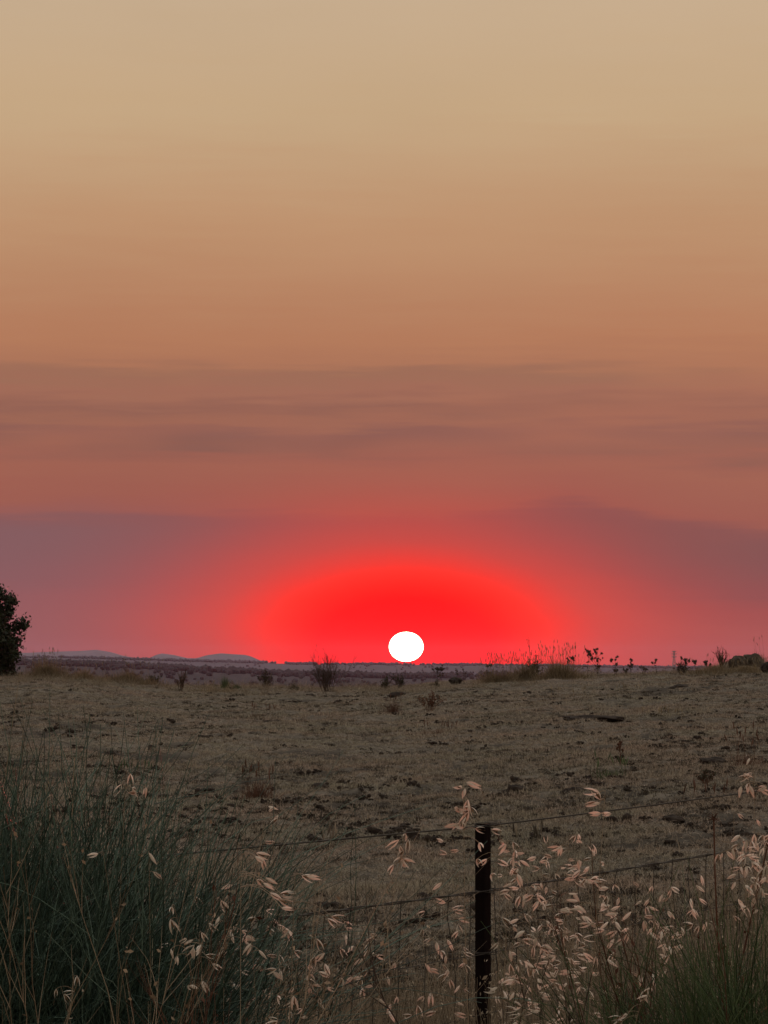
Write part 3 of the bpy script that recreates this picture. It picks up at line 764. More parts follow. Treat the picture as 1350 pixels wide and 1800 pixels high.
# ------------------------------------------------------------------ tree at the left edge
def edge_tree():
    D = 180.0; gg = np.random.default_rng(71)
    x0 = (-28 - 675) / F * D; z0 = gz_at(x0, D) - 0.1
    o = empty('dark_tree', (x0, D, z0), 'dense black-green tree cut by the left edge of the picture', 'tree')
    top = P(0, 1026, D)[2] - z0
    g = Geo()
    tr = np.stack([np.array([0.1 * math.sin(k), 0, top * .8 * k / 9]) for k in range(10)])[None]
    g.tubes(tr, 0.22 * np.linspace(1, .25, 10), 8, .5)
    nl = 26; t = gg.uniform(.15, .95, nl); st = np.stack([np.zeros(nl), np.zeros(nl), top * .8 * t], -1)
    lim = curves(st, fan(nl, .5, 1.3, gg), 1.7 * (1.1 - t * .5), 6, -.1, .1, gg)
    g.tubes(lim, .07 * np.linspace(1, .3, 6), 5, .5)
    g.build('trunk', m_bark, o)
    # crown: many leaf clumps inside an uneven tall envelope
    nc = 330; zz = gg.uniform(.04, 1, nc)
    env = np.interp(zz, [0, .12, .3, .45, .6, .72, .85, .95, 1], [1.95, 2.15, 1.95, 1.7, 1.78, 1.85, 1.5, .9, .2])
    a = gg.uniform(0, 6.283, nc); rr = env * np.sqrt(gg.random(nc)) * (1 + .12 * np.sin(a * 3 + zz * 9))
    cc = np.stack([rr * np.cos(a), rr * np.sin(a), zz * top * .98 + .25], -1)
    per = 110; c = np.repeat(cc, per, 0) + gg.normal(size=(nc * per, 3)) * .17
    g = Geo(); leaf_quads(g, c, gg.uniform(.06, .14, len(c)), gg)
    tag(g.build('crown', m_crown, o), kind='stuff')
edge_tree()

# ------------------------------------------------------------------ pylon on the far ridge
def pylon():
    D = 6500.0; px = 1184.5
    zt = P(px, 1144, D)[2]; zb = P(px, 1180, D)[2]
    x0 = (px - 675) / F * D; H = zt - zb
    o = empty('transmission_tower', (x0, D, zb), 'tiny lattice power pylon on the hazy horizon at the right', 'pylon')
    def beam(g, a, b, r=.28): g.tubes(np.array([[a, b]], float), r, 4)
    g = Geo(); lv = np.linspace(0, 1, 9)
    wd = lambda t: np.interp(t, [0, .55, 1], [4.2, 1.7, 0.9])
    cn = [(-1, -1), (1, -1), (1, 1), (-1, 1)]
    for i in range(8):
        for k in range(4):
            w0, w1 = wd(lv[i]), wd(lv[i + 1]); c, d = cn[k], cn[(k + 1) % 4]
            beam(g, (c[0] * w0, c[1] * w0, lv[i] * H), (c[0] * w1, c[1] * w1, lv[i + 1] * H), .42)
            beam(g, (c[0] * w0, c[1] * w0, lv[i] * H), (d[0] * w1, d[1] * w1, lv[i + 1] * H))
            beam(g, (d[0] * w0, d[1] * w0, lv[i] * H), (c[0] * w1, c[1] * w1, lv[i + 1] * H))
    g.build('mast', m_pylon, o)
    for t, half in ((.98, 4.2), (.86, 5.2), (.72, 4.6)):
        g = Geo(); z = t * H
        for s in (-1, 1):
            for q in (-.6, .6):
                beam(g, (0, q, z), (s * half, 0, z), .35); beam(g, (0, q, z - 1.6), (s * half, 0, z), .3)
            beam(g, (s * half * .9, 0, z), (s * half * .9, 0, z - 1.5), .25)
        g.build('crossarm', m_pylon, o)
pylon()

# ------------------------------------------------------------------ plants and clods out in the paddock
def Dfield(py, px=675):
    """distance at which the ground shows at (px, py)"""
    ys = np.linspace(14, 101, 900); xs = (px - 675) / F * ys
    e = 1168 - (terrain(xs, ys) - EYE) / ys * F
    return float(ys[np.argmin(np.abs(e - py))])
for px, py, rad, h, n, m, lab in (
        (463, 1258, .28, .22, 500, m_redgrass, 'rusty tussock below the leafy shrub, in the upper paddock'),
        (690, 1254, .22, .38, 420, m_redgrass, 'rusty weedy tussock straight below the sun'),
        (1003, 1222, .5, .2, 700, m_crestgrass, 'low green-brown tussock below the large skyline tussock'),
        (1108, 1214, .4, .2, 600, m_crestgrass, 'low brown tussock below the single-stemmed skyline thistle'),
        (455, 1412, .20, .35, 520, m_redgrass, 'rusty dry weed clump in the middle of the paddock at the left'),
        (1075, 1366, .26, .26, 800, m_rush2, 'greenish grass tussock in the right half of the paddock'),
        (1310, 1348, .24, .42, 420, m_redgrass, 'rusty dry weed clump near the right edge of the picture'),
        (935, 1472, .22, .2, 500, m_thatch, 'fine brown tussock just behind the top wire, right of the post'),
        (770, 1290, .3, .18, 350, m_redgrass, 'faint rusty tussock below the rusty bushy weed'),
        (230, 1360, .25, .15, 350, m_rush2, 'small grey-green tussock beside the broom shrub'),
        (560, 1500, .22, .16, 380, m_thatch, 'short brown tussock above the top wire, left of the post'),
        (1240, 1392, .3, .2, 420, m_redgrass, 'wiry brown tussock under the small leafy weed'),
        (1170, 1260, .4, .14, 300, m_crestgrass, 'flat brown tussock in the upper right paddock')):
    D = Dfield(py, px)
    grass_clump('grass_tussock', lab, 'tussock', px, D, rad, h, n, m, 0.7, 10, None, 0.004)
twig_bush('bushy_weed', 'rusty bushy weed in the upper paddock, right of and below the sun', 'weed', 757, Dfield(1252, 757), .42, .5, m_dock, (10, 5, 4), .006, leaf=m_dock, nleaf=260, leafsize=.022, seed=44)
thistle('thistle', 'dark leaning thistle over the greenish tussock', 1090, Dfield(1350, 1090), 1306, 45, 5, .011, spread=.6, mat=m_dock)
twig_bush('leafy_weed', 'small leafy dark weed in the right half of the paddock', 'weed', 1241, Dfield(1374, 1241), .20, .24, m_dock, (12, 5, 3), .004, leaf=m_leafdark, nleaf=260, leafsize=.013, seed=46, leaf_hi=.4)
for px, py, sx, sy, h, sd_, lab in (
        (1040, 1273, .95, .5, .07, 81, 'long dark scrape of bare earth in the right half of the paddock'),
        (905, 1386, .26, .22, .09, 82, 'dark earth lump in the paddock above the post'),
        (1010, 1388, .22, .2, .08, 83, 'dark earth lump up and right of the post'),
        (700, 1226, .42, .3, .10, 84, 'dark earth lump on the upper paddock below the sun'),
        (640, 1355, .3, .22, .07, 85, 'dark earth lump in the middle of the paddock'),
        (478, 1270, .3, .2, .07, 86, 'dark earth lump below the rusty tussock at the upper left'),
        (545, 1222, .2, .15, .07, 87, 'dark earth lump in front of the bare twiggy bush'),
        (330, 1312, .26, .18, .06, 88, 'dark earth lump right of the broom shrub'),
        (1200, 1206, .5, .3, .08, 89, 'dark earth lump below the dotted shrub'),
        (1255, 1342, .34, .22, .07, 90, 'dark earth lump above the wiry brown tussock'),
        (560, 1388, .2, .16, .06, 91, 'dark earth lump right of the rusty weed clump'),
        (1180, 1440, .2, .15, .05, 92, 'dark earth lump just above the top wire at the right')):
    D = Dfield(py, px)
    o = rock('earth_lump', lab, px, py, D, (sx, sy, h * 1.6), sd_, m_clod, 'earth lump')
    o.location.z = gz_at(o.location.x, D) + h * .25

# ------------------------------------------------------------------ fence
FD = np.array((math.sin(math.radians(27.4)), math.cos(math.radians(27.4)), 0))
PX = np.array(((851.5 - 675) / F * 10.5, 10.5, 0.0))
fence = empty('wire_fence', (PX[0], PX[1], gz_at(PX[0], PX[1])), 'wire stock fence with one black steel post crossing the paddock edge', 'fence')
fz0 = fence.location.z
ZT = P(851, 1451, 10.5)[2]; ZM = P(851, 1566, 10.5)[2]
def fence_post():
    g = Geo(); zt = P(851, 1448, 10.5)[2] - fz0
    fl, th = 0.0275, 0.0045
    zs = np.linspace(-.35, zt, 24)
    for ang in (math.radians(172), math.radians(292), math.radians(52)):
        d = np.array((math.cos(ang), math.sin(ang), 0)); nn = np.array((-d[1], d[0], 0))
        prof = [d * 0.001 + nn * th / 2, d * fl + nn * th * .45, d * (fl + .0012), d * fl - nn * th * .45, d * 0.001 - nn * th / 2]
        gg = np.random.default_rng(int(ang * 100))
        V = []
        for z in zs:
            nick = 1 - (.10 * max(0, gg.normal()) if z < zt - .22 and gg.random() < .35 else 0)
            V += [p * (nick if i in (1, 2, 3) else 1) + np.array((0, 0, z)) for i, p in enumerate(prof)]
        V = np.array(V); k = len(prof); n = len(zs)
        idx = np.arange(n * k).reshape(n, k)
        f = np.stack([idx[:-1], np.roll(idx[:-1], -1, 1), np.roll(idx[1:], -1, 1), idx[1:]], -1).reshape(-1, 4)
        g.add(V, f, .4 + .3 * gg.random())
        g.add(V[-k:], [list(range(k))], .5)
    g.build('post', m_post, fence, False)
    for z in (ZT - fz0, ZM - fz0, ZM - fz0 - .18):
        g = Geo(); a = np.linspace(0, 2 * math.pi * 1.9, 22)
        g.tubes(np.stack([.0315 * np.cos(a), .026 * np.sin(a) - .004, z + .007 * np.sin(a * .5 + 1)], -1)[None], .0013, 4, .4)
        g.build('wire_tie', m_wire, fence)
    g = Geo(); z = ZT - fz0; a = np.linspace(0, 1, 5)[:, None]
    g.tubes((np.array((.03, -.012, z - .002)) + a * np.array((.016, -.004, -.055)) * np.array([1, 1, 1]))[None], .0014, 4, .4)
    g.build('wire_tie', m_rust, fence)
fence_post()
off = np.array((-.004, -.030, 0))
tt = np.linspace(-7, 7, 57)
def run(z, r, part, sag=.0, wob=0.0, dy=0.0, sd_=1):
    gg = np.random.default_rng(sd_)
    pts = off + FD * tt[:, None] + np.array((0, dy, 0)); pts[:, 2] = z - fz0 + sag * (tt / 5) ** 2 * 0 + wob * gg.normal(size=len(tt))
    pts[:, 2] += terrain(pts[:, 0] + PX[0], pts[:, 1] + PX[1]) - gz_at(PX[0], PX[1]) * 0 - terrain(PX[:1], PX[1:2])
    g = Geo(); g.tubes(pts[None], r, 5, .45)
    return g.build(part, m_wire, fence)
run(ZT, .0025, 'plain_wire', sd_=2)
g = Geo()                                                   # the two twisted strands at the head of the netting
ft = np.linspace(-7, 7, 420)
for ph in (0, math.pi):
    pts = off + FD * ft[:, None]; tw = ft * 14 + ph
    pts[:, 2] = ZM - fz0 + .0026 * np.sin(tw); pts[:, 1] += .0026 * np.cos(tw)
    pts[:, 2] += terrain(pts[:, 0] + PX[0], pts[:, 1] + PX[1]) - terrain(PX[:1], PX[1:2])
    g.tubes(pts[None], .0020, 4, .4)
g.build('twisted_wire', m_wire, fence)
lines = [ZM - .18, ZM - .36, ZM - .52, ZM - .66]
for i, z in enumerate(lines): run(z, .0014, 'line_wire', wob=.003, sd_=5 + i)
stay_meshes = []
for k in range(4):
    gg = np.random.default_rng(300 + k); zs = [0.0, -.18, -.36, -.52, -.66]
    pts = [];
    for a, b in zip(zs[:-1], zs[1:]):
        for s in np.linspace(0, 1, 4)[:-1]: pts.append((gg.normal() * .003, gg.normal() * .002, a + (b - a) * s))
    pts.append((0, 0, zs[-1])); g = Geo(); g.tubes(np.array(pts)[None], .00135, 4, .4)
    for z in zs:                                            # hinge knots
        a = np.linspace(0, 14, 14); g.tubes(np.stack([.0028 * np.cos(a), .0028 * np.sin(a), z + np.linspace(-.008, .008, 14)], -1)[None], .0009, 3, .4)
    stay_meshes.append(g.mesh('stay_wire', m_wire))
for i in range(-30, 31):
    t = i * .15 + .07
    o = bpy.data.objects.new('stay_wire', stay_meshes[i % 4]); COL.objects.link(o); o.parent = fence
    p = off + FD * t; dz = float(terrain([PX[0] + p[0]], [PX[1] + p[1]])[0] - terrain(PX[:1], PX[1:2])[0])
    o.location = (p[0], p[1], ZM - fz0 + dz); o.rotation_euler = (0, random.gauss(0, .03), 0)

# ------------------------------------------------------------------ wild oats
def spikelet_mesh(seed, open_):
    gg = np.random.default_rng(seed); g = Geo()
    Ln = .0255 * gg.uniform(.9, 1.12); K = 7; t = np.linspace(0, 1, K)
    prof = np.array([.25, .72, 1, .95, .74, .4, .05]) * .0056 * gg.uniform(.8, 1.2)
    for s in (-1, 1):
        a = s * open_ * gg.uniform(.7, 1.3)
        V = []
        for k in range(K):
            out = .0022 * math.sin(t[k] * math.pi) * s
            for c, w in ((-1, 0), (-.5, .7), (0, 1), (.5, .7), (1, 0)):
                x = c * prof[k] / 2; y = out + s * .0016 * w * (prof[k] / .0062); z = -t[k] * Ln
                V.append((x, y * math.cos(a) - z * math.sin(a), y * math.sin(a) + z * math.cos(a)))
        idx = np.arange(K * 5).reshape(K, 5)
        g.add(V, np.stack([idx[:-1, :-1], idx[:-1, 1:], idx[1:, 1:], idx[1:, :-1]], -1).reshape(-1, 4), .3 + .5 * gg.random())
    if gg.random() < .8:                                    # floret with a bent awn
        z = -np.linspace(.002, .016, 5); g.tubes(np.stack([np.zeros(5), np.zeros(5), z], -1)[None], .0016 * np.array([.4, 1, 1, .8, .2]), 5, .5, 1)
        aw = np.array([(0, 0, -.012), (.002, .001, -.024), (.009 * gg.normal(), .004, -.034)]); g.tubes(aw[None], .00035, 3, .5, 1)
    return g.mesh('spikelet', [m_straw, m_floret])
SP_CLOSED = [spikelet_mesh(400 + i, .05 + .05 * i) for i in range(5)]
SP_OPEN = [spikelet_mesh(420 + i, .22 + .08 * i) for i in range(3)]

def oat(tip, D, n, pan, label, group=None, bend=0.0, wind=0.0, ped=.03, open_=.3, seed=0, lean=0.0, upright=0.0, stem_r=.0010):
    gg = np.random.default_rng(seed + 5000); lean += gg.normal() * .12; bend += gg.normal() * .12
    T = P(tip[0], tip[1], D)
    bx = T[0] + lean; by = D + gg.normal() * .05; bz = gz_at(bx, by) - .02
    o = empty('wild_oat', (bx, by, bz), label, 'wild oat', group)
    Tl = T - np.array((bx, by, bz)); K = 16; t = np.linspace(0, 1, K)[:, None]
    # nearly straight culm that nods over near the tip
    st = t * Tl; st[:, 0] += bend * (np.sin(t[:, 0] * math.pi) * .4); st[:, 1] += gg.normal() * .02 * np.sin(t[:, 0] * math.pi)
    st[:, 0] -= lean * .25 * np.sin(t[:, 0] * math.pi)
    g = Geo(); g.tubes(st[None], stem_r * np.linspace(1.15, .35, K), 4, .5)
    Lz = Tl[2]; spots = np.sort(gg.uniform(0, 1, n)) if n > 1 else np.array([0.1])
    spots[0] = 0.0
    for i in range(n):
        q = np.clip(1 - spots[i] * pan / Lz, 0, 1)
        k = min(int(q * (K - 1)), K - 2); fr = q * (K - 1) - k
        node = st[k] * (1 - fr) + st[k + 1] * fr
        a = gg.uniform(0, 6.283); L_ = ped * gg.uniform(.4, 1.5) * (.5 + spots[i]) if n > 1 else .01
        d = np.array((math.cos(a) + wind * 1.2, math.sin(a) * .7, gg.uniform(.1, .9))); d /= np.linalg.norm(d)
        pc = np.stack([node + d * L_ * s + np.array((0, 0, -L_ * .55 * s * s)) for s in np.linspace(0, 1, 5)])
        g.tubes(pc[None], .0006, 3, .6)
        dn = np.array((gg.normal() * .62 + wind * 1.3, gg.normal() * .5, -1.0 + gg.uniform(0, .9) + upright * 1.9)); dn /= np.linalg.norm(dn)
        me = (SP_OPEN if gg.random() < open_ else SP_CLOSED); me = me[gg.integers(0, len(me))]
        s = bpy.data.objects.new('spikelet', me); COL.objects.link(s); s.parent = o
        s.location = pc[-1]
        qd = Vector((0, 0, -1)).rotation_difference(Vector(dn)) @ Quaternion((0, 0, 1), gg.uniform(0, 6.283))
        s.rotation_mode = 'QUATERNION'; s.rotation_quaternion = qd
        f = gg.uniform(.72, 1.15); s.scale = (f, f, f)
    # a couple of dry blades on the culm
    nb = 2; i = gg.integers(3, 8, nb); d = fan(nb, .3, .8, gg)
    lv = curves(st[i], d, gg.uniform(.14, .28, nb), 6, .7, .1, gg)
    g.ribbons(lv, .0045 * np.array([.7, 1, .9, .7, .45, .1]), unit(np.cross(d, gg.normal(size=(nb, 3)))), gg.random(nb))
    g.build('stem', m_oatstem, o)
    return o

oat((815, 1374), 5.5, 15, .085, 'tall wild oat just left of the post top, its head crossing the top wire', ped=.012, open_=.25, seed=1, upright=.12, wind=-.1)
oat((1064, 1390), 5.9, 6, .045, 'short-headed wild oat nodding just above the top wire, right of the post', ped=.018, open_=.2, seed=2, wind=-.35, upright=.2)
oat((1325, 1330), 7.4, 11, .085, 'tallest wild oat at the right edge, head above the top wire', ped=.022, open_=.3, seed=3, wind=-.2)
oat((711, 1466), 6.2, 10, .11, 'slender wild oat between the two wires midway left of the post', ped=.012, open_=.2, seed=4)
oat((424, 1494), 5.8, 10, .065, 'wild oat with pink-lit spikelets under the top wire at the left', ped=.05, open_=.2, seed=5, wind=.9, upright=.05, lean=-.10)
oat((222, 1357), 7.0, 5, .06, 'highest wild oat at the left, few spikelets above the broom shrub', ped=.035, open_=.5, seed=6, wind=.35, lean=-.03)
oat((518, 1536), 5.8, 5, .065, 'sparse wild oat with pink-lit spikelets between the wires at the left', ped=.04, open_=.3, seed=7, wind=.7, lean=-.06)
oat((474, 1415), 7.4, 5, .09, 'faint wild oat reaching above the top wire at the left', ped=.022, open_=.1, seed=8, wind=-.2, upright=.1)
oat((181, 1497), 6.8, 1, .03, 'single pale spikelet on a stalk in front of the broom shrub', seed=9, open_=0, wind=-.7)
oat((262, 1500), 6.9, 2, .04, 'wild oat with two spikelets at the right flank of the broom shrub', seed=10, ped=.015, open_=0)
oat((795, 1475), 7.6, 6, .13, 'sparse wild oat beside the left face of the post, between the wires', seed=11, ped=.03, open_=.2, wind=-.5, upright=.3)
oat((130, 1716), 6.6, 4, .05, 'low wild oat with four spikelets at the bottom left', seed=12, ped=.03, open_=.1, wind=-.2)
oat((1132, 1742), 6.6, 6, .06, 'low wild oat with pale papery spikelets at the bottom right of the post', seed=13, ped=.035, open_=.7, wind=-.5)
oat((1290, 1430), 7.4, 8, .09, 'drooping wild oat left of the dense heads at the right edge', seed=14, ped=.025, open_=.15, wind=.15)
ORD = ['first', 'second', 'third', 'fourth', 'fifth', 'sixth', 'seventh', 'eighth']
def tiered(tips, where, per=6):
    """a label for each tip that says which it is: its tier from the top and its place in the tier from the left"""
    order = sorted(range(len(tips)), key=lambda i: tips[i][1]); out = {}
    rows_ = [order[i:i + per] for i in range(0, len(order), per)]
    names = {1: ['only'], 2: ['upper', 'lower'], 3: ['top', 'middle', 'bottom'], 4: ['top', 'second', 'third', 'bottom'], 5: ['top', 'second', 'middle', 'fourth', 'bottom'], 6: ['top', 'second', 'third', 'fourth', 'fifth', 'bottom']}[len(rows_)]
    for nm, r in zip(names, rows_):
        for k, i in enumerate(sorted(r, key=lambda i: tips[i][0])):
            out[i] = 'wild oat %s from left in the %s tier of %s' % (ORD[k], nm, where)
    return out
grp = 'wild oats in the dense stand right of the post'
tips = [(880, 1452), (893, 1478), (905, 1500), (925, 1515), (948, 1500), (975, 1480), (1000, 1470), (1022, 1468), (1040, 1500), (1030, 1530), (1048, 1545), (960, 1560), (930, 1580), (990, 1570), (1010, 1600), (905, 1600), (945, 1640), (975, 1640), (1020, 1650), (890, 1660), (935, 1700), (985, 1715), (955, 1745), (880, 1740), (915, 1690), (965, 1672), (1002, 1690), (897, 1712), (940, 1768), (985, 1760), (922, 1636), (1006, 1640)]
labs = tiered(tips, 'the dense stand by the post', 6)
for i, (x, y) in enumerate(tips):
    oat((x, y), 6.7 + (i * 7 % 10) * .22, 9, .12, labs[i], grp, seed=30 + i, ped=.035, open_=.3, wind=.3 * math.sin(i * 2.1), upright=.15 * (i % 3))
grp = 'wild oats in the dense heads at the right edge'
tips = [(1300, 1468), (1318, 1478), (1338, 1440), (1352, 1420), (1350, 1490), (1330, 1510), (1305, 1520), (1365, 1460)]
labs = tiered(tips, 'the clump at the right edge', 4)
for i, (x, y) in enumerate(tips):
    oat((x, y), 7.0 + (i % 4) * .2, 9, .10, labs[i], grp, seed=60 + i, ped=.02, open_=.2, wind=.1 * math.cos(i))
grp = 'wild oats left of the post below the wires'
tips = [(305, 1590), (330, 1575), (375, 1575), (395, 1555), (415, 1585), (440, 1610), (465, 1600), (350, 1640), (395, 1650), (430, 1665), (500, 1625), (530, 1640), (555, 1650), (460, 1690), (500, 1700), (330, 1720), (380, 1740), (535, 1710), (425, 1745)]
labs = tiered(tips, 'the loose stand beside the broom', 7)
for i, (x, y) in enumerate(tips):
    oat((x, y), 6.6 + (i * 3 % 7) * .25, 7, .11, labs[i], grp, seed=80 + i, ped=.03, open_=.35, wind=.25 * math.sin(i * 1.3))
grp = 'thin wild oats in front of the netting'
tips = [(600, 1618), (655, 1640), (632, 1660), (735, 1600), (690, 1690), (790, 1650), (765, 1700), (815, 1690), (800, 1600)]
labs = tiered(tips, 'the thin row before the netting', 5)
for i, (x, y) in enumerate(tips):
    oat((x, y), 7.4 + (i % 3) * .3, 6, .12, labs[i], grp, seed=110 + i, ped=.022, open_=.3, wind=.2 * math.cos(i * 1.7))
grp = 'wild oats among the brown weeds'
tips = [(1068, 1600), (1085, 1555), (1118, 1550), (1140, 1560), (1165, 1570), (1190, 1560), (1105, 1640), (1150, 1620), (1180, 1600), (1160, 1665), (1225, 1540), (1212, 1600)]
labs = tiered(tips, 'the group among rusty weeds', 6)
for i, (x, y) in enumerate(tips):
    oat((x, y), 7.2 + (i % 4) * .25, 6, .10, labs[i], grp, seed=130 + i, ped=.025, open_=.3, wind=.15 * math.sin(i))

# ------------------------------------------------------------------ broom shrubs
def broom(name, label, px, D, h, spread, n1, n2, mat, seed, lean=.75, py_top=None, arch=0):
    gg = np.random.default_rng(seed); b = at_ground(px, D)
    o = empty(name, b, label, 'broom shrub')
    g = Geo()
    base = gg.normal(size=(n1, 3)) * np.array([spread * .22, spread * .22, 0])
    d = fan(n1, .02, lean, gg); ln = h * np.minimum(gg.uniform(.48, .86, n1), .80 + gg.exponential(.03, n1))
    Pn = curves(base, d, ln, 8, .10, .10, gg)
    g.tubes(Pn, .0017 * np.linspace(1.3, .45, 8), 3, gg.random(n1))
    m = n1 * n2; pi = np.repeat(np.arange(n1), n2); t = gg.uniform(.2, .9, m) * 7
    i0 = t.astype(int); fr = (t - i0)[:, None]
    bs = Pn[pi, i0] * (1 - fr) + Pn[pi, i0 + 1] * fr; tg = unit(Pn[pi, i0 + 1] - Pn[pi, i0])
    d2 = unit(tg + gg.normal(size=(m, 3)) * .42)
    P2 = curves(bs, d2, h * gg.uniform(.08, .20, m) * np.clip((h * .98 - bs[:, 2]) / (h * .25), .35, 1.2), 6, .08, .12, gg)
    g.tubes(P2, .00105 * np.linspace(1.2, .5, 6), 3, gg.random(m))
    tag(g.build('stems', mat, o), kind='stuff')
    if arch:
        g = Geo(); d = fan(arch, .2, .95, gg, -1.2, 1.2)
        Pa = curves(base[gg.integers(0, n1, arch)] + np.array([0, 0, .3]), d, h * gg.uniform(.7, 1.15, arch), 12, .42, .1, gg)
        g.tubes(Pa, .0014 * np.linspace(1.3, .5, 12), 3, gg.random(arch))
        tag(g.build('arching_stems', mat, o), kind='stuff')
    return o
broom('broom_shrub', 'big dark green broom shrub filling the lower left corner', -18, 7.4, 1.80, .50, 1200, 28, m_rush, 501, .50, arch=50)
broom('broom_shrub', 'smaller green broom shrub in the lower right corner', 1365, 6.9, 1.42, .36, 760, 20, m_rush2, 502, .40)
def strays(name, label, cat, px, D, rng_h, n, mat, seed, lean, r=.0017, spread=.3, droop=.1, az=None):
    gg = np.random.default_rng(seed); b = at_ground(px, D); o = empty(name, b, label, cat)
    base = gg.normal(size=(n, 3)) * np.array([spread, spread * .5, 0]); base[:, 2] = 0
    d = fan(n, lean[0], lean[1], gg, *(az or (0, 6.283)))
    g = Geo(); Pn = curves(base, d, gg.uniform(*rng_h, n), 12, droop, .10, gg)
    g.tubes(Pn, r * np.linspace(1.3, .5, 12), 4, gg.random(n)); tag(g.build('stems', mat, o), kind='stuff'); return o
strays('dry_stalks', 'pale dead stalks leaning through the front of the big broom shrub', 'dry stalks', 70, 6.7, (.9, 1.5), 46, m_palestem, 511, (.2, 1.0), .0017, .25, .15)
strays('rush_clump', 'arching dark rush stems spilling right from the foot of the big broom shrub', 'rush clump', 360, 7.9, (.8, 1.25), 44, m_rush, 512, (.1, .85), .0012, .18, .35)
strays('dry_stalks', 'thin dry grass stalks standing highest at the far left', 'dry stalks', 60, 7.6, (1.3, 1.6), 9, m_oatstem, 513, (.0, .16), .0013, .12, .02)

# ------------------------------------------------------------------ weeds in the verge
twig_bush('dark_weed', 'black branching dead weed right of the pale oat stand', 'weed', 1085, 6.9, 0.98, .60, m_dark, (10, 6, 4), .0042, up=.72, seed=521)
twig_bush('rusty_weed', 'rusty brown dead weed between the black weed and the right broom', 'weed', 1175, 7.0, .93, .55, m_dock, (16, 6, 5), .0036, up=.8, seed=522, leaf=m_dock, nleaf=500, leafsize=.007, leaf_hi=.5)
twig_bush('rusty_weed', 'rusty brown dead weed in the low growth at the bottom left', 'weed', 380, 6.3, 1.00, .6, m_dock, (16, 7, 5), .0024, up=.8, seed=523, leaf=m_dock, nleaf=400, leafsize=.007, leaf_hi=.4)
twig_bush('seeding_weed', 'brown knobbly seeding weed at the far bottom left', 'weed', 60, 6.0, 1.02, .7, m_oatstem, (22, 7, 5), .0020, up=.75, seed=524, leaf=m_oatstem, nleaf=900, leafsize=.006, leaf_hi=.4)
twig_bush('dark_weed', 'black branching dead weed behind the pale oat stand, touching the lower wire', 'weed', 955, 7.9, .82, .4, m_dark, (6, 4, 3), .0040, up=.7, seed=525)
twig_bush('rusty_weed', 'rusty brown dead weed just left of the lower right broom shrub, behind the leaning stalk', 'weed', 1238, 7.6, .95, .5, m_dock, (14, 6, 5), .0034, up=.78, seed=527, leaf=m_dock, nleaf=420, leafsize=.007, leaf_hi=.5)
twig_bush('dark_weed', 'black twiggy weed at the bottom edge between the oat stand and the rusty weeds', 'weed', 1070, 6.2, .88, .45, m_dark, (12, 6, 5), .0028, up=.7, seed=528)
twig_bush('pale_weed', 'pale brown twiggy weed in front of the netting, left of the post', 'weed', 700, 8.4, .62, .5, m_oatstem, (16, 6, 4), .0020, up=.75, seed=529, leaf=m_oatstem, nleaf=260, leafsize=.008, leaf_hi=.3)
twig_bush('pale_weed', 'pale brown twiggy weed below the loose oat stand, right of the broom', 'weed', 540, 7.0, .86, .5, m_oatstem, (16, 6, 4), .0020, up=.72, seed=530, leaf=m_oatstem, nleaf=300, leafsize=.007, leaf_hi=.4)
twig_bush('dark_weed', 'dark upright weed against the foot of the post', 'weed', 868, 9.6, .50, .25, m_dark, (6, 5, 4), .0034, up=.7, seed=526, leaf=m_tall, nleaf=200, leafsize=.008)
def tall_stalk():
    D = 7.8; b = at_ground(1284, D); o = empty('tall_stalk', b, 'tall brown single stalk with a small star-shaped head near the right edge', 'stalk')
    T = P(1264, 1440, D) - b; t = np.linspace(0, 1, 12)[:, None]; gg = np.random.default_rng(531)
    st = t * T; st[:, 0] += .012 * np.sin(t[:, 0] * 5)
    g = Geo(); g.tubes(st[None], .0026 * np.linspace(1.2, .7, 12), 5, .6); g.build('stem', m_dock, o)
    g = Geo(); d = fan(14, .2, 1.5, gg); g.tubes(curves(np.repeat(st[-1:], 14, 0), d, .02, 4, .3, .1, gg), .0012 * np.array([1, 1, .8, .3]), 3, .5)
    blobs(g, st[-1:], [.004], 7); g.build('seed_head', m_dock, o)
    D = 7.5; b = at_ground(1140, D); o = empty('leaning_stalk', b, 'long brown stalk leaning right across the right broom shrub', 'stalk')
    T = P(1352, 1475, D) - b; st = t * T; st[:, 2] += .06 * np.sin(t[:, 0] * math.pi)
    g = Geo(); g.tubes(st[None], .0030 * np.linspace(1.2, .6, 12), 5, .5); g.build('stem', m_dock, o)
    g = Geo(); n = 26; i = gg.integers(7, 12, n); leaf_quads(g, st[i] + gg.normal(size=(n, 3)) * .008, gg.uniform(.004, .008, n), gg); tag(g.build('seed_pods', m_dock, o), kind='stuff')
tall_stalk()
def dead_blades():
    D = 6.2; b = at_ground(45, D); o = empty('dead_leaf_blade', b, 'broad straw-coloured dead blade at the bottom left corner', 'dead blade')
    gg = np.random.default_rng(541); T = P(28, 1735, D) - b
    base = np.array([(0, 0, 0), (.03, .02, 0), (-.03, .01, 0)]); d = unit(np.array([T, T + np.array((.07, 0, -.05)), T + np.array((-.05, .05, .03))]))
    g = Geo(); Pn = curves(base, d, np.linalg.norm(T) * np.array([1, .94, 1.02]), 8, .02, .03, gg)
    g.ribbons(Pn, .014 * np.array([.8, 1, 1, 1, .9, .8, .6, .2]), unit(np.array([[1, .3, 0]] * 3)), np.array([.4, .6, .3])); g.build('blade', m_palestem, o)
dead_blades()

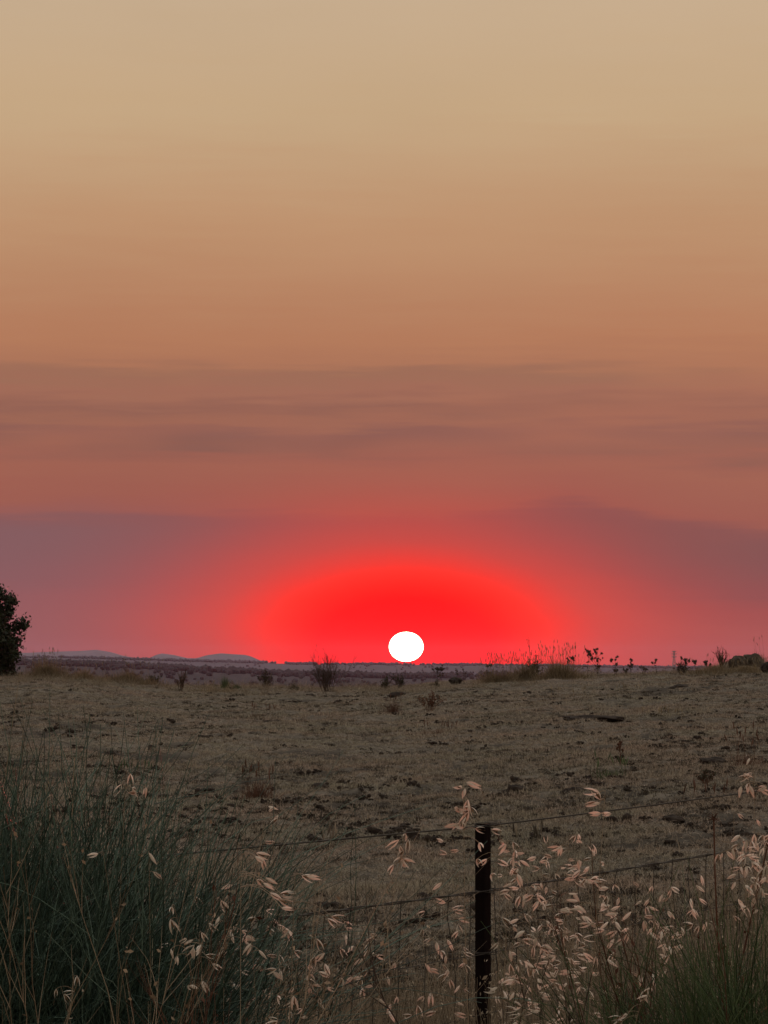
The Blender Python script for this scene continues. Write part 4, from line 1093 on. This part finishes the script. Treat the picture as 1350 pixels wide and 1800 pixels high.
# ------------------------------------------------------------------ tall dry grass along the fence
def tall_source(seed, n, h, w, mat):
    gg = np.random.default_rng(seed); a = gg.uniform(0, 6.283, n); rr = .07 * np.sqrt(gg.random(n))
    base = np.stack([rr * np.cos(a), rr * np.sin(a), np.full(n, -.02)], -1); d = fan(n, .0, .62, gg)
    g = Geo(); nb = int(n * .55)
    Pn = curves(base[:nb], d[:nb], h * gg.uniform(.4, 1, nb), 6, .14, .16, gg); g.ribbons(Pn, w * np.array([.8, 1, .95, .8, .5, .1]), unit(np.cross(d[:nb], gg.normal(size=(nb, 3)))), gg.random(nb))
    k = n - nb; Pn = curves(base[nb:], d[nb:] * np.array([.8, .8, 1]), h * gg.uniform(.6, 1.15, k), 6, .03, .06, gg); g.tubes(Pn, .0009 * np.linspace(1.2, .5, 6), 3, gg.random(k))
    kk = k * 3; i = np.repeat(np.arange(k), 3); c = Pn[i, gg.integers(3, 6, kk)] + gg.normal(size=(kk, 3)) * .012
    leaf_quads(g, c, gg.uniform(.004, .009, kk), gg, .3)
    return bpy.data.objects.new('tall_tuft', g.mesh('tall_tuft', mat))
tall = [tall_source(600 + i, 26, .62, .0042, m_tall) for i in range(6)]
n = 10500
t = rng.uniform(-5.5, 6.5, n); w = rng.normal(0, 1, n) * .75 - .25
pp = PX[None] + FD * t[:, None] + np.array((FD[1], -FD[0], 0)) * -w[:, None]
x, y = pp[:, 0], pp[:, 1]
k = (y > 5.2) & (np.abs(x) < .14 * y + 1.2)
x, y = x[k], y[k]
hs = (.70 + .7 * (noise2(x * 1.4, y * 1.1, 71) + .3)) * rng.uniform(.6, 1.15, len(x))
hs = np.clip(hs, .25, 1.25)
scatter('tall_grass', 'tall dry brown grass along the fence line', np.stack([x, y, terrain(x, y) + relief(x, y)], -1), rng.uniform(0, 6.28, len(x)), np.stack([np.ones_like(hs), np.ones_like(hs), hs], -1), tall, [m_tall])

# uneven grass fringe along the crest
n = 5200
y = rng.uniform(86, 106, n); x = rng.uniform(-1, 1, n) * (.16 * y)
k = (noise2(x * .35, y * .2, 81) + .5 * noise2(x * 1.2, y * .6, 82)) > rng.uniform(-.2, .5, n)
x, y = x[k], y[k]
hs = np.exp(rng.normal(-1.25, .38, len(x)))
scatter('crest_grass', 'uneven dry grass fringe along the crest of the paddock', np.stack([x, y, terrain(x, y) + relief(x, y)], -1), rng.uniform(0, 6.28, len(x)), np.stack([1.3 + 0 * hs, 1.3 + 0 * hs, hs], -1), tall, [m_tall])
